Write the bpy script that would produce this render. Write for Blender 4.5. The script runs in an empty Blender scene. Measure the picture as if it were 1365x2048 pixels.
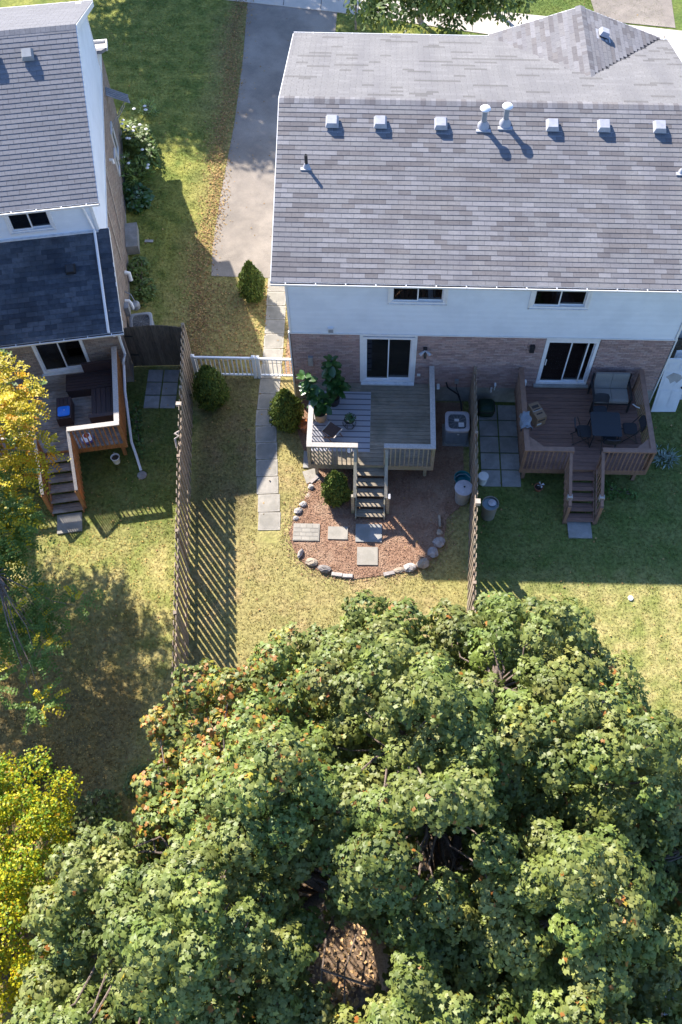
import bpy, math, random
import numpy as np
from mathutils import Matrix, Vector
random.seed(7); rng = np.random.default_rng(7)
sc = bpy.context.scene
COL = sc.collection

# ------------------------------------------------------------------ camera, sky, sun, exposure
def nrm(v): v = np.array(v, float); return v / np.linalg.norm(v)
_D = nrm([-22, 1071, 1893]); _U = -_D
_Y = np.array([60, -3346, 1893.]); _Y -= _Y.dot(_D) * _D; _Y = nrm(_Y); _X = np.cross(_Y, _U)
RC = np.stack([_X, _Y, _U], 1)                       # world axes seen from the camera (x right, y down, z ahead)
CAMH = 24.5
cam_d = bpy.data.cameras.new('camera'); cam = bpy.data.objects.new('camera', cam_d); COL.objects.link(cam)
cam_d.sensor_fit = 'VERTICAL'; cam_d.sensor_height = 24.0; cam_d.lens = 24.0 * 1893 / 2048
cam_d.shift_x = -65.5 / 2048; cam_d.clip_start = 0.1; cam_d.clip_end = 3000
cm = Matrix(((RC[0][0], -RC[1][0], -RC[2][0], 0), (RC[0][1], -RC[1][1], -RC[2][1], 0), (RC[0][2], -RC[1][2], -RC[2][2], CAMH), (0, 0, 0, 1)))
cam.matrix_world = cm; sc.camera = cam

SUN = nrm([-0.75, 1.01, 1.0])
world = bpy.data.worlds.new('World'); sc.world = world; world.use_nodes = True
nt = world.node_tree; nt.nodes.clear()
sky = nt.nodes.new('ShaderNodeTexSky'); sky.sky_type = 'NISHITA'; sky.sun_disc = False
sky.sun_elevation = math.asin(SUN[2]); sky.sun_rotation = math.atan2(SUN[0], SUN[1])
sky.air_density = 1.0; sky.dust_density = 0.6; sky.ozone_density = 3.0
bg = nt.nodes.new('ShaderNodeBackground'); bg.inputs[1].default_value = 0.108
wo = nt.nodes.new('ShaderNodeOutputWorld'); wb = nt.nodes.new('ShaderNodeMix'); wb.data_type = 'RGBA'; wb.blend_type = 'MULTIPLY'; wb.inputs[0].default_value = 1; wb.inputs[7].default_value = (.82, .96, 1.2, 1); nt.links.new(sky.outputs[0], wb.inputs[6]); nt.links.new(wb.outputs[2], bg.inputs[0]); nt.links.new(bg.outputs[0], wo.inputs[0])
sl = bpy.data.lights.new('sun', 'SUN'); sl.energy = 5.0; sl.angle = math.radians(0.53); sl.color = (1.0, 0.93, 0.83)
so = bpy.data.objects.new('sun', sl); COL.objects.link(so); so.location = (-20, 30, 40)
so.rotation_euler = Vector(-SUN).to_track_quat('-Z', 'Y').to_euler()
sc.view_settings.view_transform = 'Standard'; sc.view_settings.look = 'None'
sc.view_settings.gamma = 1.0; sc.view_settings.use_curve_mapping = False
sc.view_settings.exposure = 1.32

# ------------------------------------------------------------------ materials
MATS = {}
def mat(name, c1, c2=None, scale=6, stretch=(1, 1, 1), rough=0.8, bump=0.0, bscale=60, spec=0.3, metal=0.0,
        tint=False, blot=None, bl_scale=0.5, trans=0.0, detail=6, lo=0.35, hi=0.65, bdist=0.02, bl_lo=0.45, bl_hi=0.65, grain=0.0, bstr=None):
    if name in MATS: return MATS[name]
    m = bpy.data.materials.new(name); m.use_nodes = True; n = m.node_tree; n.nodes.clear(); L = n.links.new
    N = n.nodes.new
    out = N('ShaderNodeOutputMaterial'); p = N('ShaderNodeBsdfPrincipled')
    p.inputs['Roughness'].default_value = rough; p.inputs['Metallic'].default_value = metal
    p.inputs['Specular IOR Level'].default_value = spec
    geo = N('ShaderNodeNewGeometry'); mp = N('ShaderNodeMapping'); mp.inputs['Scale'].default_value = stretch
    L(geo.outputs['Position'], mp.inputs['Vector'])
    col = None
    def rgb(c):
        r = N('ShaderNodeRGB'); r.outputs[0].default_value = (*c, 1); return r.outputs[0]
    def mix(f, a, b, bt='MIX'):
        x = N('ShaderNodeMix'); x.data_type = 'RGBA'; x.blend_type = bt
        if isinstance(f, float): x.inputs[0].default_value = f
        else: L(f, x.inputs[0])
        L(a, x.inputs[6]); L(b, x.inputs[7]); return x.outputs[2]
    def noise(sc_, vec, det=detail):
        x = N('ShaderNodeTexNoise'); x.inputs['Scale'].default_value = sc_; x.inputs['Detail'].default_value = det
        x.inputs['Roughness'].default_value = 0.6
        L(vec, x.inputs['Vector']); return x.outputs['Fac']
    def rampf(v, a, b):
        x = N('ShaderNodeMapRange'); x.inputs['From Min'].default_value = a; x.inputs['From Max'].default_value = b
        L(v, x.inputs['Value']); return x.outputs[0]
    col = rgb(c1)
    if c2: col = mix(rampf(noise(scale, mp.outputs[0]), lo, hi), col, rgb(c2))
    if blot:
        bv = geo.outputs['Position']
        if bstr: m2 = N('ShaderNodeMapping'); m2.inputs['Scale'].default_value = bstr; L(bv, m2.inputs['Vector']); bv = m2.outputs[0]
        col = mix(rampf(noise(bl_scale, bv, 4), bl_lo, bl_hi), col, rgb(blot))
    if grain:
        g = N('ShaderNodeMapRange'); g.inputs['From Min'].default_value = 0.3; g.inputs['From Max'].default_value = 0.7
        g.inputs['To Min'].default_value = 1 - grain; g.inputs['To Max'].default_value = 1 + grain
        L(noise(bscale, geo.outputs['Position'], 3), g.inputs['Value'])
        vm = N('ShaderNodeVectorMath'); vm.operation = 'SCALE'; L(col, vm.inputs[0]); L(g.outputs[0], vm.inputs['Scale']); col = vm.outputs[0]
    if tint:
        a = N('ShaderNodeAttribute'); a.attribute_name = 'tint'
        col = mix(1.0, col, a.outputs['Vector'], 'MULTIPLY')
    L(col, p.inputs['Base Color'])
    if bump:
        b = N('ShaderNodeBump'); b.inputs['Strength'].default_value = bump; b.inputs['Distance'].default_value = bdist
        L(noise(bscale, mp.outputs[0]), b.inputs['Height']); L(b.outputs[0], p.inputs['Normal'])
    sh = p.outputs[0]
    if trans:
        t = N('ShaderNodeBsdfTranslucent'); L(col, t.inputs[0]); ms = N('ShaderNodeMixShader'); ms.inputs[0].default_value = trans
        L(sh, ms.inputs[1]); L(t.outputs[0], ms.inputs[2]); sh = ms.outputs[0]
    L(sh, out.inputs[0]); MATS[name] = m; return m

def glass_mat():
    m = bpy.data.materials.new('window_glass'); m.use_nodes = True; n = m.node_tree; n.nodes.clear(); L = n.links.new; N = n.nodes.new
    out = N('ShaderNodeOutputMaterial'); t = N('ShaderNodeBsdfTransparent'); t.inputs[0].default_value = (0.55, 0.62, 0.62, 1)
    g = N('ShaderNodeBsdfGlossy'); g.inputs['Roughness'].default_value = 0.02; fr = N('ShaderNodeFresnel'); fr.inputs[0].default_value = 2.1
    ms = N('ShaderNodeMixShader'); L(fr.outputs[0], ms.inputs[0]); L(t.outputs[0], ms.inputs[1]); L(g.outputs[0], ms.inputs[2]); L(ms.outputs[0], out.inputs[0])
    return m

M = dict(
 shingle=mat('grey_shingle', (.21, .203, .205), (.168, .162, .163), 18, rough=.92, tint=True, grain=.16, bscale=160, bump=.4, bdist=.004, blot=(.15,.145,.152), bl_scale=1.0, bstr=(1, .16, .16), bl_lo=.4, bl_hi=.75),
 shingle_left=mat('light_grey_shingle', (.19, .188, .20), (.155, .153, .163), 18, rough=.92, tint=True, grain=.14, bscale=160, bump=.4, bdist=.004),
 shingle_dark=mat('charcoal_shingle', (.088, .10, .118), (.055, .064, .078), 7, rough=.9, tint=True, grain=.3, bscale=120, blot=(.04, .045, .055), bl_scale=.8, bump=.4, bdist=.004),
 roofbase=mat('roof_underlay', (.035, .035, .04), (.05, .05, .055), 20, rough=.95),
 siding=mat('white_siding', (.76, .80, .85), (.73, .77, .82), 2.5, (1, 1, 4), rough=.55, spec=.35, tint=True, blot=(.68, .72, .77), bl_scale=1.2),
 white=mat('white_paint', (.80, .80, .80), (.72, .72, .72), 5, rough=.45, spec=.4),
 white_dirty=mat('white_trim_weathered', (.74, .75, .76), (.52, .53, .53), 6, (1, 1, 1), rough=.5, lo=.45, hi=.8),
 vinyl=mat('white_vinyl', (.82, .82, .83), (.74, .74, .75), 4, rough=.35, spec=.5),
 gutter_in=mat('gutter_inside', (.06, .06, .08), (.14, .11, .09), 14, rough=.9),
 brick=mat('pink_brown_brick', (.44, .315, .285), (.35, .245, .22), 30, rough=.92, tint=True, grain=.15, bscale=90),
 brick_left=mat('tan_brown_brick', (.36, .29, .235), (.27, .215, .175), 30, rough=.92, tint=True, grain=.15, bscale=90),
 mortar=mat('mortar', (.30, .28, .27), (.24, .22, .21), 30, rough=.95),
 concrete=mat('concrete', (.36, .35, .33), (.27, .265, .25), 5, rough=.92, bump=.25, bscale=90, tint=True, grain=.12, blot=(.24, .24, .22), bl_scale=1.6),
 slab=mat('walkway_concrete', (.36, .33, .28), (.27, .25, .215), 4, rough=.93, bump=.3, bscale=110, tint=True, grain=.12, blot=(.24, .225, .19), bl_scale=1.1),
 slab_edge=mat('concrete_rim', (.38, .35, .30), (.29, .265, .23), 9, rough=.93, bump=.3, bscale=110),
 asphalt=mat('old_asphalt', (.27, .232, .195), (.205, .178, .152), 1.6, rough=.94, bump=.5, bscale=130, grain=.3, blot=(.33, .285, .24), bl_scale=.5, detail=10),
 sidewalk=mat('sidewalk_concrete', (.55, .49, .42), (.46, .42, .36), 2, rough=.93, bump=.2, bscale=80, grain=.1),
 deck=mat('weathered_grey_wood', (.37, .305, .225), (.215, .18, .135), 5, (1, 12, 1), rough=.85, tint=True, bump=.3, bscale=20, blot=(.21, .18, .13), bl_scale=1.6),
 deck_y=mat('weathered_grey_wood_rail', (.42, .37, .29), (.28, .245, .185), 5, (3, 3, 3), rough=.85, tint=True, bump=.3, bscale=20, blot=(.30, .285, .18), bl_scale=2),
 deck_cap=mat('silvered_wood_cap', (.50, .45, .41), (.34, .31, .28), 7, (4, 4, 4), rough=.8, tint=True, bump=.3, bscale=20),
 brown=mat('brown_stained_wood', (.25, .145, .11), (.175, .105, .082), 4, (1, 8, 1), rough=.6, tint=True, bump=.2, bscale=20),
 brown_rail=mat('brown_stained_rail', (.29, .175, .125), (.21, .13, .095), 6, rough=.6, tint=True),
 orange=mat('orange_stained_wood', (.42, .19, .075), (.32, .14, .055), 6, (2, 2, 1), rough=.6, tint=True),
 deck_l=mat('grey_worn_decking', (.27, .225, .19), (.15, .125, .105), 5, (1, 10, 1), rough=.85, tint=True, bump=.3, bscale=20, blot=(.36, .32, .28), bl_scale=1.7),
 fence=mat('old_fence_wood', (.38, .29, .215), (.24, .18, .135), 5, (6, 6, .8), rough=.9, tint=True, bump=.5, bscale=14, blot=(.25, .215, .16), bl_scale=1.2),
 fence_dark=mat('dark_gate_wood', (.16, .13, .10), (.09, .075, .06), 5, (6, 6, .8), rough=.9, tint=True, bump=.5, bscale=14),
 fence_cap=mat('pale_wood_end', (.50, .43, .37), (.36, .30, .25), 12, rough=.9, tint=True),
 glass=glass_mat(),
 room=mat('dark_room', (.055, .07, .08), (.10, .11, .115), 1.5, rough=.9),
 curtain=mat('pale_curtain', (.45, .43, .40), (.38, .36, .33), 20, (8, 1, .5), rough=.9),
 black=mat('black_metal', (.018, .018, .02), (.03, .03, .032), 9, rough=.4, spec=.5),
 dark=mat('dark_plastic', (.02, .021, .023), (.032, .032, .036), 9, rough=.5),
 wicker=mat('dark_brown_resin', (.055, .036, .036), (.038, .026, .027), 30, rough=.5, tint=True),
 blue=mat('blue_plastic', (.012, .16, .62), (.014, .18, .66), 3, rough=.35, spec=.5),
 purple=mat('purple_plastic', (.13, .10, .38), (.17, .13, .42), 5, rough=.35),
 red=mat('red_plastic', (.30, .05, .04), (.26, .05, .04), 5, rough=.5),
 teal=mat('teal_plastic', (.02, .17, .19), (.025, .20, .21), 3, rough=.4),
 bin=mat('beige_grey_plastic', (.42, .40, .38), (.36, .34, .32), 5, rough=.5, blot=(.30, .28, .26), bl_scale=3),
 bin_lid=mat('lilac_grey_lid', (.50, .48, .50), (.40, .38, .40), 8, rough=.5),
 bin_dark=mat('grey_brown_plastic', (.22, .20, .17), (.17, .16, .14), 5, rough=.5),
 water=mat('still_water', (.10, .16, .18), (.12, .19, .21), 3, rough=.08, spec=.6),
 metal=mat('galvanised_metal', (.43, .43, .46), (.34, .34, .37), 8, rough=.5, spec=.5),
 grey_metal=mat('grey_painted_metal', (.30, .31, .32), (.24, .25, .26), 6, rough=.5, spec=.5),
 coil=mat('condenser_coil', (.045, .05, .055), (.09, .095, .10), 60, (1, 1, 8), rough=.6),
 rug_a=mat('grey_rug_light', (.42, .41, .43), (.37, .36, .38), 60, rough=.95, bump=.3, bscale=200),
 rug_b=mat('grey_rug_dark', (.10, .105, .125), (.13, .13, .15), 60, rough=.95, bump=.3, bscale=200),
 fabric=mat('grey_beige_fabric', (.27, .255, .23), (.22, .21, .19), 50, rough=.9, bump=.3, bscale=200),
 canvas=mat('brown_canvas', (.085, .052, .042), (.12, .075, .055), 40, rough=.9),
 darkcloth=mat('charcoal_fabric', (.035, .036, .04), (.05, .05, .055), 50, rough=.85),
 tarp=mat('blue_grey_sheet', (.24, .27, .30), (.17, .19, .22), 10, rough=.6, bump=.6, bscale=12),
 card=mat('cardboard', (.33, .22, .135), (.29, .19, .115), 5, rough=.85),
 print_=mat('black_print', (.05, .04, .04), (.09, .07, .06), 20, rough=.8),
 paper=mat('white_label', (.7, .7, .68), (.6, .6, .6), 20, rough=.7),
 pot=mat('woven_pot', (.50, .36, .24), (.38, .26, .17), 45, (1, 1, 1), rough=.85, bump=.6, bscale=50),
 ceramic=mat('white_ceramic', (.78, .77, .74), (.72, .71, .68), 4, rough=.25, spec=.5),
 terracotta=mat('terracotta', (.36, .15, .085), (.28, .12, .07), 8, rough=.8),
 soil=mat('potting_soil', (.04, .028, .02), (.07, .05, .035), 40, rough=.95),
 fig=mat('fig_leaf', (.05, .12, .028), (.035, .085, .022), 8, rough=.28, spec=.6, tint=True, trans=.2),
 bark=mat('grey_brown_bark', (.24, .18, .145), (.13, .10, .08), 14, (2, 2, .5), rough=.95, bump=.8, bscale=25),
 bark_l=mat('pale_bark', (.28, .24, .20), (.18, .15, .125), 14, rough=.95, bump=.6, bscale=25),
 maple=mat('maple_leaf', (.20, .24, .05), (.10, .142, .028), 1.1, rough=.5, spec=.4, tint=True, trans=.2, blot=(.235, .245, .065), bl_scale=.9),
 thuja=mat('cedar_spray', (.115, .155, .022), (.06, .095, .016), 6, rough=.7, tint=True, trans=.15),
 locust=mat('locust_leaflet', (.20, .25, .03), (.12, .18, .03), 3, rough=.5, tint=True, trans=.35),
 shrubm=mat('shrub_leaf', (.12, .17, .045), (.07, .115, .03), 5, rough=.5, tint=True, trans=.2),
 mulch=mat('red_brown_mulch', (.34, .205, .135), (.25, .145, .092), 12, rough=.97, bump=1.0, bscale=30, tint=True, blot=(.37, .245, .165), bl_scale=1.4, bdist=.03),
 litter=mat('dry_leaf', (.34, .20, .085), (.24, .14, .065), 8, rough=.85, tint=True),
 soilbare=mat('leaf_litter_soil', (.24, .165, .11), (.14, .095, .062), 9, rough=.97, bump=1, bscale=25, grain=.3),
 stone=mat('field_stone', (.34, .315, .29), (.22, .205, .19), 7, rough=.9, bump=.8, bscale=18, tint=True, bdist=.03),
 pvc=mat('white_pvc', (.78, .78, .76), (.7, .7, .68), 6, rough=.4),
 whitedoor=mat('scuffed_white_panel', (.74, .74, .75), (.66, .66, .67), 3, rough=.5, tint=True),
 shed=mat('shed_metal', (.42, .39, .38), (.33, .31, .30), 4, rough=.6),
 red_mulch=mat('red_mulch_bed', (.22, .06, .04), (.15, .045, .03), 14, rough=.97, bump=1, bscale=30),
)
# lawn: colour follows each lot's dryness, with some house and tree shade painted in
def lawn_material(nm='lawn_grass', tr=0.0):
    m = bpy.data.materials.new(nm); m.use_nodes = True; n = m.node_tree; n.nodes.clear(); L = n.links.new; N = n.nodes.new
    out = N('ShaderNodeOutputMaterial'); p = N('ShaderNodeBsdfPrincipled'); p.inputs['Roughness'].default_value = .9; p.inputs['Specular IOR Level'].default_value = .15
    geo = N('ShaderNodeNewGeometry'); sep = N('ShaderNodeSeparateXYZ'); L(geo.outputs['Position'], sep.inputs[0])
    def noise(s, d=5):
        x = N('ShaderNodeTexNoise'); x.inputs['Scale'].default_value = s; x.inputs['Detail'].default_value = d; L(geo.outputs['Position'], x.inputs['Vector']); return x.outputs['Fac']
    def rng_(v, a, b, c=0., d=1.):
        x = N('ShaderNodeMapRange'); x.inputs[1].default_value = a; x.inputs[2].default_value = b; x.inputs[3].default_value = c; x.inputs[4].default_value = d; L(v, x.inputs[0]); return x.outputs[0]
    def math_(op, a, b):
        x = N('ShaderNodeMath'); x.operation = op
        for i, v in enumerate((a, b)):
            if isinstance(v, (int, float)): x.inputs[i].default_value = v
            else: L(v, x.inputs[i])
        return x.outputs[0]
    def mix(f, a, b):
        x = N('ShaderNodeMix'); x.data_type = 'RGBA'; L(f, x.inputs[0])
        for i, v in ((6, a), (7, b)):
            if isinstance(v, tuple): x.inputs[i].default_value = (*v, 1)
            else: L(v, x.inputs[i])
        return x.outputs[2]
    big = noise(.55, 6); mid = noise(1.7, 9); fine = noise(9, 8)
    green = mix(rng_(mid, .35, .65), (.20, .215, .058), (.37, .315, .125))
    lush = mix(rng_(mid, .35, .65), (.105, .145, .028), (.235, .25, .05))
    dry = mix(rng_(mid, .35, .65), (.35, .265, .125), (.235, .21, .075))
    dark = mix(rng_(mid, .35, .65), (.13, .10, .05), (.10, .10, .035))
    # middle yard (between the fences, y < 18.8) is dry
    inx = math_('MULTIPLY', rng_(sep.outputs['X'], -5.6, -5.2), rng_(sep.outputs['X'], 2.9, 2.6))
    iny = rng_(sep.outputs['Y'], 19.2, 18.6)
    midyard = math_('MULTIPLY', inx, iny)
    wob = math_('MULTIPLY', math_('SUBTRACT', big, .5), 2.6)
    dryf = math_('MULTIPLY', midyard, rng_(math_('ADD', .72, wob), 0, 1))
    c = mix(dryf, green, dry)
    front = rng_(math_('ADD', sep.outputs['Y'], math_('MULTIPLY', wob, 1.5)), 20.5, 24.5)
    c = mix(math_('MULTIPLY', front, .8), c, lush)
    # strip along the driveway is full of dry leaves
    strip = math_('MULTIPLY', rng_(math_('ADD', sep.outputs['X'], wob), -7.3, -6.0), math_('MULTIPLY', rng_(sep.outputs['Y'], 18.7, 19.2), rng_(sep.outputs['X'], -2.4, -2.6)))
    c = mix(math_('MULTIPLY', strip, .6), c, (.29, .225, .095))
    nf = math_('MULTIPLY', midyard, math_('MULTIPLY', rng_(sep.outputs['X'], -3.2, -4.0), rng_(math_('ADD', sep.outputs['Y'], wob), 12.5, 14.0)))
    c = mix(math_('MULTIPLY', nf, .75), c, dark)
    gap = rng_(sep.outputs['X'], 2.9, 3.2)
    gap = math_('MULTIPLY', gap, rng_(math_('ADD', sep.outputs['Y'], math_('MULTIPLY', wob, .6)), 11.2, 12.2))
    c = mix(math_('MULTIPLY', gap, .7), c, (.075, .125, .030))  # right yard: greener grass, also painted darker where the house shadow lies
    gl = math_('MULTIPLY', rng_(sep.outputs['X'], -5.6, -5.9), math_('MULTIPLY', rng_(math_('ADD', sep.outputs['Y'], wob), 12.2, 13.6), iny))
    c = mix(math_('MULTIPLY', gl, .7), c, (.08, .115, .022))  # left yard: green lowered to deepen the left house's shade
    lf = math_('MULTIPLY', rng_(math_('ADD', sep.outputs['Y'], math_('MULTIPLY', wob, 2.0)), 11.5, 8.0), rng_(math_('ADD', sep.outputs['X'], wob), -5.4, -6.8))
    c = mix(math_('MULTIPLY', lf, .72), c, mix(rng_(mid, .35, .65), (.25, .15, .058), (.10, .068, .032)))  # brown leaf litter, its tone darkened further for the locust's shade
    sx = math_('SUBTRACT', 1.0, math_('MULTIPLY', rng_(fine, .3, .7, -1, 1), .32))
    vm = N('ShaderNodeVectorMath'); vm.operation = 'SCALE'; L(c, vm.inputs[0]); L(sx, vm.inputs['Scale'])
    a = N('ShaderNodeAttribute'); a.attribute_name = 'tint'; x = N('ShaderNodeMix'); x.data_type = 'RGBA'; x.blend_type = 'MULTIPLY'; x.inputs[0].default_value = 1
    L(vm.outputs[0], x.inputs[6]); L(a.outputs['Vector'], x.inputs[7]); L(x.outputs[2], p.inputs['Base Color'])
    b = N('ShaderNodeBump'); b.inputs['Strength'].default_value = .7; b.inputs['Distance'].default_value = .04; L(noise(14, 6), b.inputs['Height']); L(b.outputs[0], p.inputs['Normal'])
    if tr:
        t = N('ShaderNodeBsdfTranslucent'); L(x.outputs[2], t.inputs[0]); ms = N('ShaderNodeMixShader'); ms.inputs[0].default_value = tr
        L(p.outputs[0], ms.inputs[1]); L(t.outputs[0], ms.inputs[2]); L(ms.outputs[0], out.inputs[0])
    else: L(p.outputs[0], out.inputs[0])
    return m
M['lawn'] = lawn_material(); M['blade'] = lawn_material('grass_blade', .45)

# ------------------------------------------------------------------ object helpers
WM = {}                      # world matrix of every thing / part
G = [Matrix.Identity(4)]     # current frame in which shapes are given
def tag(o, label=None, cat=None, group=None, kind=None):
    for k, v in (('label', label), ('category', cat), ('group', group), ('kind', kind)):
        if v: o[k] = v
    return o
def thing(name, label, cat, loc=(0, 0, 0), rot=0.0, group=None, kind=None):
    o = bpy.data.objects.new(name, None); COL.objects.link(o); o.location = loc; o.rotation_euler = (0, 0, rot); o.empty_display_size = .2
    WM[o] = Matrix.Translation(loc) @ Matrix.Rotation(rot, 4, 'Z')
    return tag(o, label, cat, group, kind)
def set_tint(me, t):
    a = me.attributes.new('tint', 'FLOAT_VECTOR', 'FACE'); a.data.foreach_set('vector', np.asarray(t, np.float32).ravel())
def link(me, name, parent, basis=None):
    o = bpy.data.objects.new(name, me); COL.objects.link(o)
    if parent is not None: o.parent = parent; WM[o] = WM[parent]
    else: WM[o] = Matrix.Identity(4)
    if basis is not None: o.matrix_basis = basis
    return o
class MB:
    def __init__(s): s.v = []; s.f = []; s.t = []; s.smooth = []; s.tint = (1, 1, 1)
    def add(s, vs, fs, tint=None, smooth=False):
        b = len(s.v); s.v += [tuple(x) for x in vs]; s.f += [tuple(i + b for i in f) for f in fs]
        s.t += [tint or s.tint] * len(fs); s.smooth += [smooth] * len(fs); return s
    def box(s, x0, x1, y0, y1, z0, z1, tint=None):
        vs = [(x, y, z) for z in (z0, z1) for y in (y0, y1) for x in (x0, x1)]
        return s.add(vs, [(0, 2, 3, 1), (4, 5, 7, 6), (0, 1, 5, 4), (2, 6, 7, 3), (0, 4, 6, 2), (1, 3, 7, 5)], tint)
    def bar(s, a, b, w, h, up=(0, 0, 1), tint=None):
        a = Vector(a); b = Vector(b); d = (b - a).normalized(); u = Vector(up); sx = d.cross(u)
        if sx.length < 1e-4: sx = d.cross(Vector((0, 1, 0)))
        sx.normalize(); u = sx.cross(d).normalized()
        vs = [p + sx * i * w / 2 + u * j * h / 2 for p in (a, b) for i, j in ((-1, -1), (1, -1), (1, 1), (-1, 1))]
        return s.add(vs, [(0, 1, 2, 3), (7, 6, 5, 4), (0, 4, 5, 1), (1, 5, 6, 2), (2, 6, 7, 3), (3, 7, 4, 0)], tint)
    def tube(s, pts, r, n=8, tint=None, cap=True):
        pts = [Vector(p) for p in pts]; rs = r if isinstance(r, (list, tuple)) else [r] * len(pts); vs = []; ref = Vector((.3, .2, 1)).normalized()
        for i, p in enumerate(pts):
            d = (pts[min(i + 1, len(pts) - 1)] - pts[max(i - 1, 0)])
            if d.length < 1e-6: d = Vector((0, 0, 1))
            d.normalize(); a = d.cross(ref)
            if a.length < .1: a = d.cross(Vector((1, 0, 0)))
            a.normalize(); b = d.cross(a)
            vs += [p + (a * math.cos(2 * math.pi * k / n) + b * math.sin(2 * math.pi * k / n)) * rs[i] for k in range(n)]
        fs = [(i * n + k, i * n + (k + 1) % n, (i + 1) * n + (k + 1) % n, (i + 1) * n + k) for i in range(len(pts) - 1) for k in range(n)]
        if cap: fs += [tuple(range(n)), tuple(reversed(range((len(pts) - 1) * n, len(pts) * n)))]
        return s.add(vs, fs, tint, True)
    def lathe(s, c, prof, n=24, tint=None, sx=1, sy=1, pw=2):
        cx, cy, cz = c; vs = []
        for r, z in prof:
            for k in range(n):
                a = 2 * math.pi * k / n; ca, sa = math.cos(a), math.sin(a)
                if pw != 2: ca = math.copysign(abs(ca) ** (2 / pw), ca); sa = math.copysign(abs(sa) ** (2 / pw), sa)
                vs.append((cx + r * ca * sx, cy + r * sa * sy, cz + z))
        fs = [(i * n + k, i * n + (k + 1) % n, (i + 1) * n + (k + 1) % n, (i + 1) * n + k) for i in range(len(prof) - 1) for k in range(n)]
        fs += [tuple(reversed(range(n))), tuple(range((len(prof) - 1) * n, len(prof) * n))]
        return s.add(vs, fs, tint, True)
    def prism(s, poly, z0, z1, tint=None):
        n = len(poly); vs = [(x, y, z0) for x, y in poly] + [(x, y, z1) for x, y in poly]
        fs = [tuple(reversed(range(n))), tuple(range(n, 2 * n))] + [(k, (k + 1) % n, (k + 1) % n + n, k + n) for k in range(n)]
        return s.add(vs, fs, tint)
    def extr(s, poly, off, tint=None):          # 3-D outline pushed along off
        n = len(poly); P = [Vector(p) for p in poly]; o = Vector(off)
        fs = [tuple(reversed(range(n))), tuple(range(n, 2 * n))] + [(k, (k + 1) % n, (k + 1) % n + n, k + n) for k in range(n)]
        return s.add(P + [p + o for p in P], fs, tint)
    def build(s, name, m, parent=None, label=None, kind=None):
        T = (WM[parent].inverted() if parent is not None else Matrix.Identity(4)) @ G[0]
        v = np.array(s.v, float); A = np.array(T); v = v @ A[:3, :3].T + A[:3, 3]
        me = bpy.data.meshes.new(name); me.from_pydata(v.tolist(), [], s.f); me.materials.append(M[m] if isinstance(m, str) else m)
        set_tint(me, s.t); me.polygons.foreach_set('use_smooth', s.smooth)
        if any(s.smooth):
            try: me.set_sharp_from_angle(angle=math.radians(42))
            except Exception: pass
        me.update(); o = link(me, name, parent)
        return tag(o, label, None, None, kind)
def B(): return MB()
CUBE = {}
def cube_mesh(name, m, tint):
    k = (name, m, tuple(round(t, 2) for t in tint))
    if k not in CUBE:
        mb = B().box(-.5, .5, -.5, .5, -.5, .5, tint); me = bpy.data.meshes.new(name); me.from_pydata(mb.v, [], mb.f); me.materials.append(M[m]); set_tint(me, mb.t); CUBE[k] = me
    return CUBE[k]
CAMP = Vector((0, 0, CAMH))
UNITV = np.array(B().box(-.5, .5, -.5, .5, -.5, .5).v); UNITF = np.array(B().box(-.5, .5, -.5, .5, -.5, .5).f)
def piece_mat(c, size, R=None):
    m = Matrix.Translation(c)
    if R is not None: m = m @ R.to_4x4()
    return m @ Matrix.Diagonal((*size, 1))
def pieces(name, items, parent, m, limit=300):
    """items: (centre, size, 3x3 or None, tint). The nearest become parts, the others one joined part."""
    T = (WM[parent].inverted() if parent is not None else Matrix.Identity(4)) @ G[0]
    if len(items) > limit:
        def vis(it):
            w = G[0] @ Vector(it[0]); q = RC @ np.array(w - CAMP); x = 1893 * q[0] / q[2] + 748; y = 1893 * q[1] / q[2] + 1024
            return ((0 if (0 < x < 1365 and 0 < y < 2048) else 1), (w - CAMP).length)
        items = sorted(items, key=vis)
    for c, size, R, t in items[:limit]:
        link(cube_mesh(name, m, t), name, parent, T @ piece_mat(c, size, R))
    rest = items[limit:]
    if rest:
        V = []; A = []
        for c, size, R, t in rest:
            mm = np.array(T @ piece_mat(c, size, R)); V.append(UNITV @ mm[:3, :3].T + mm[:3, 3]); A += [t] * 6
        bulk(name, np.concatenate(V), (UNITF[None] + (np.arange(len(rest)) * 8)[:, None, None]).reshape(-1, 4), A, m, parent, 'stuff')
def bulk(name, V, F, T, m, parent=None, kind=None, smooth=False):
    k = F.shape[1]; me = bpy.data.meshes.new(name); me.vertices.add(len(V)); me.vertices.foreach_set('co', np.asarray(V, np.float32).ravel())
    me.loops.add(F.size); me.loops.foreach_set('vertex_index', F.astype(np.int32).ravel())
    me.polygons.add(len(F)); me.polygons.foreach_set('loop_start', np.arange(0, F.size, k, dtype=np.int32)); me.polygons.foreach_set('loop_total', np.full(len(F), k, np.int32))
    me.polygons.foreach_set('use_smooth', np.full(len(F), smooth)); set_tint(me, T); me.materials.append(M[m] if isinstance(m, str) else m); me.update(calc_edges=True)
    o = link(me, name, parent); return tag(o, kind=kind)
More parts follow.
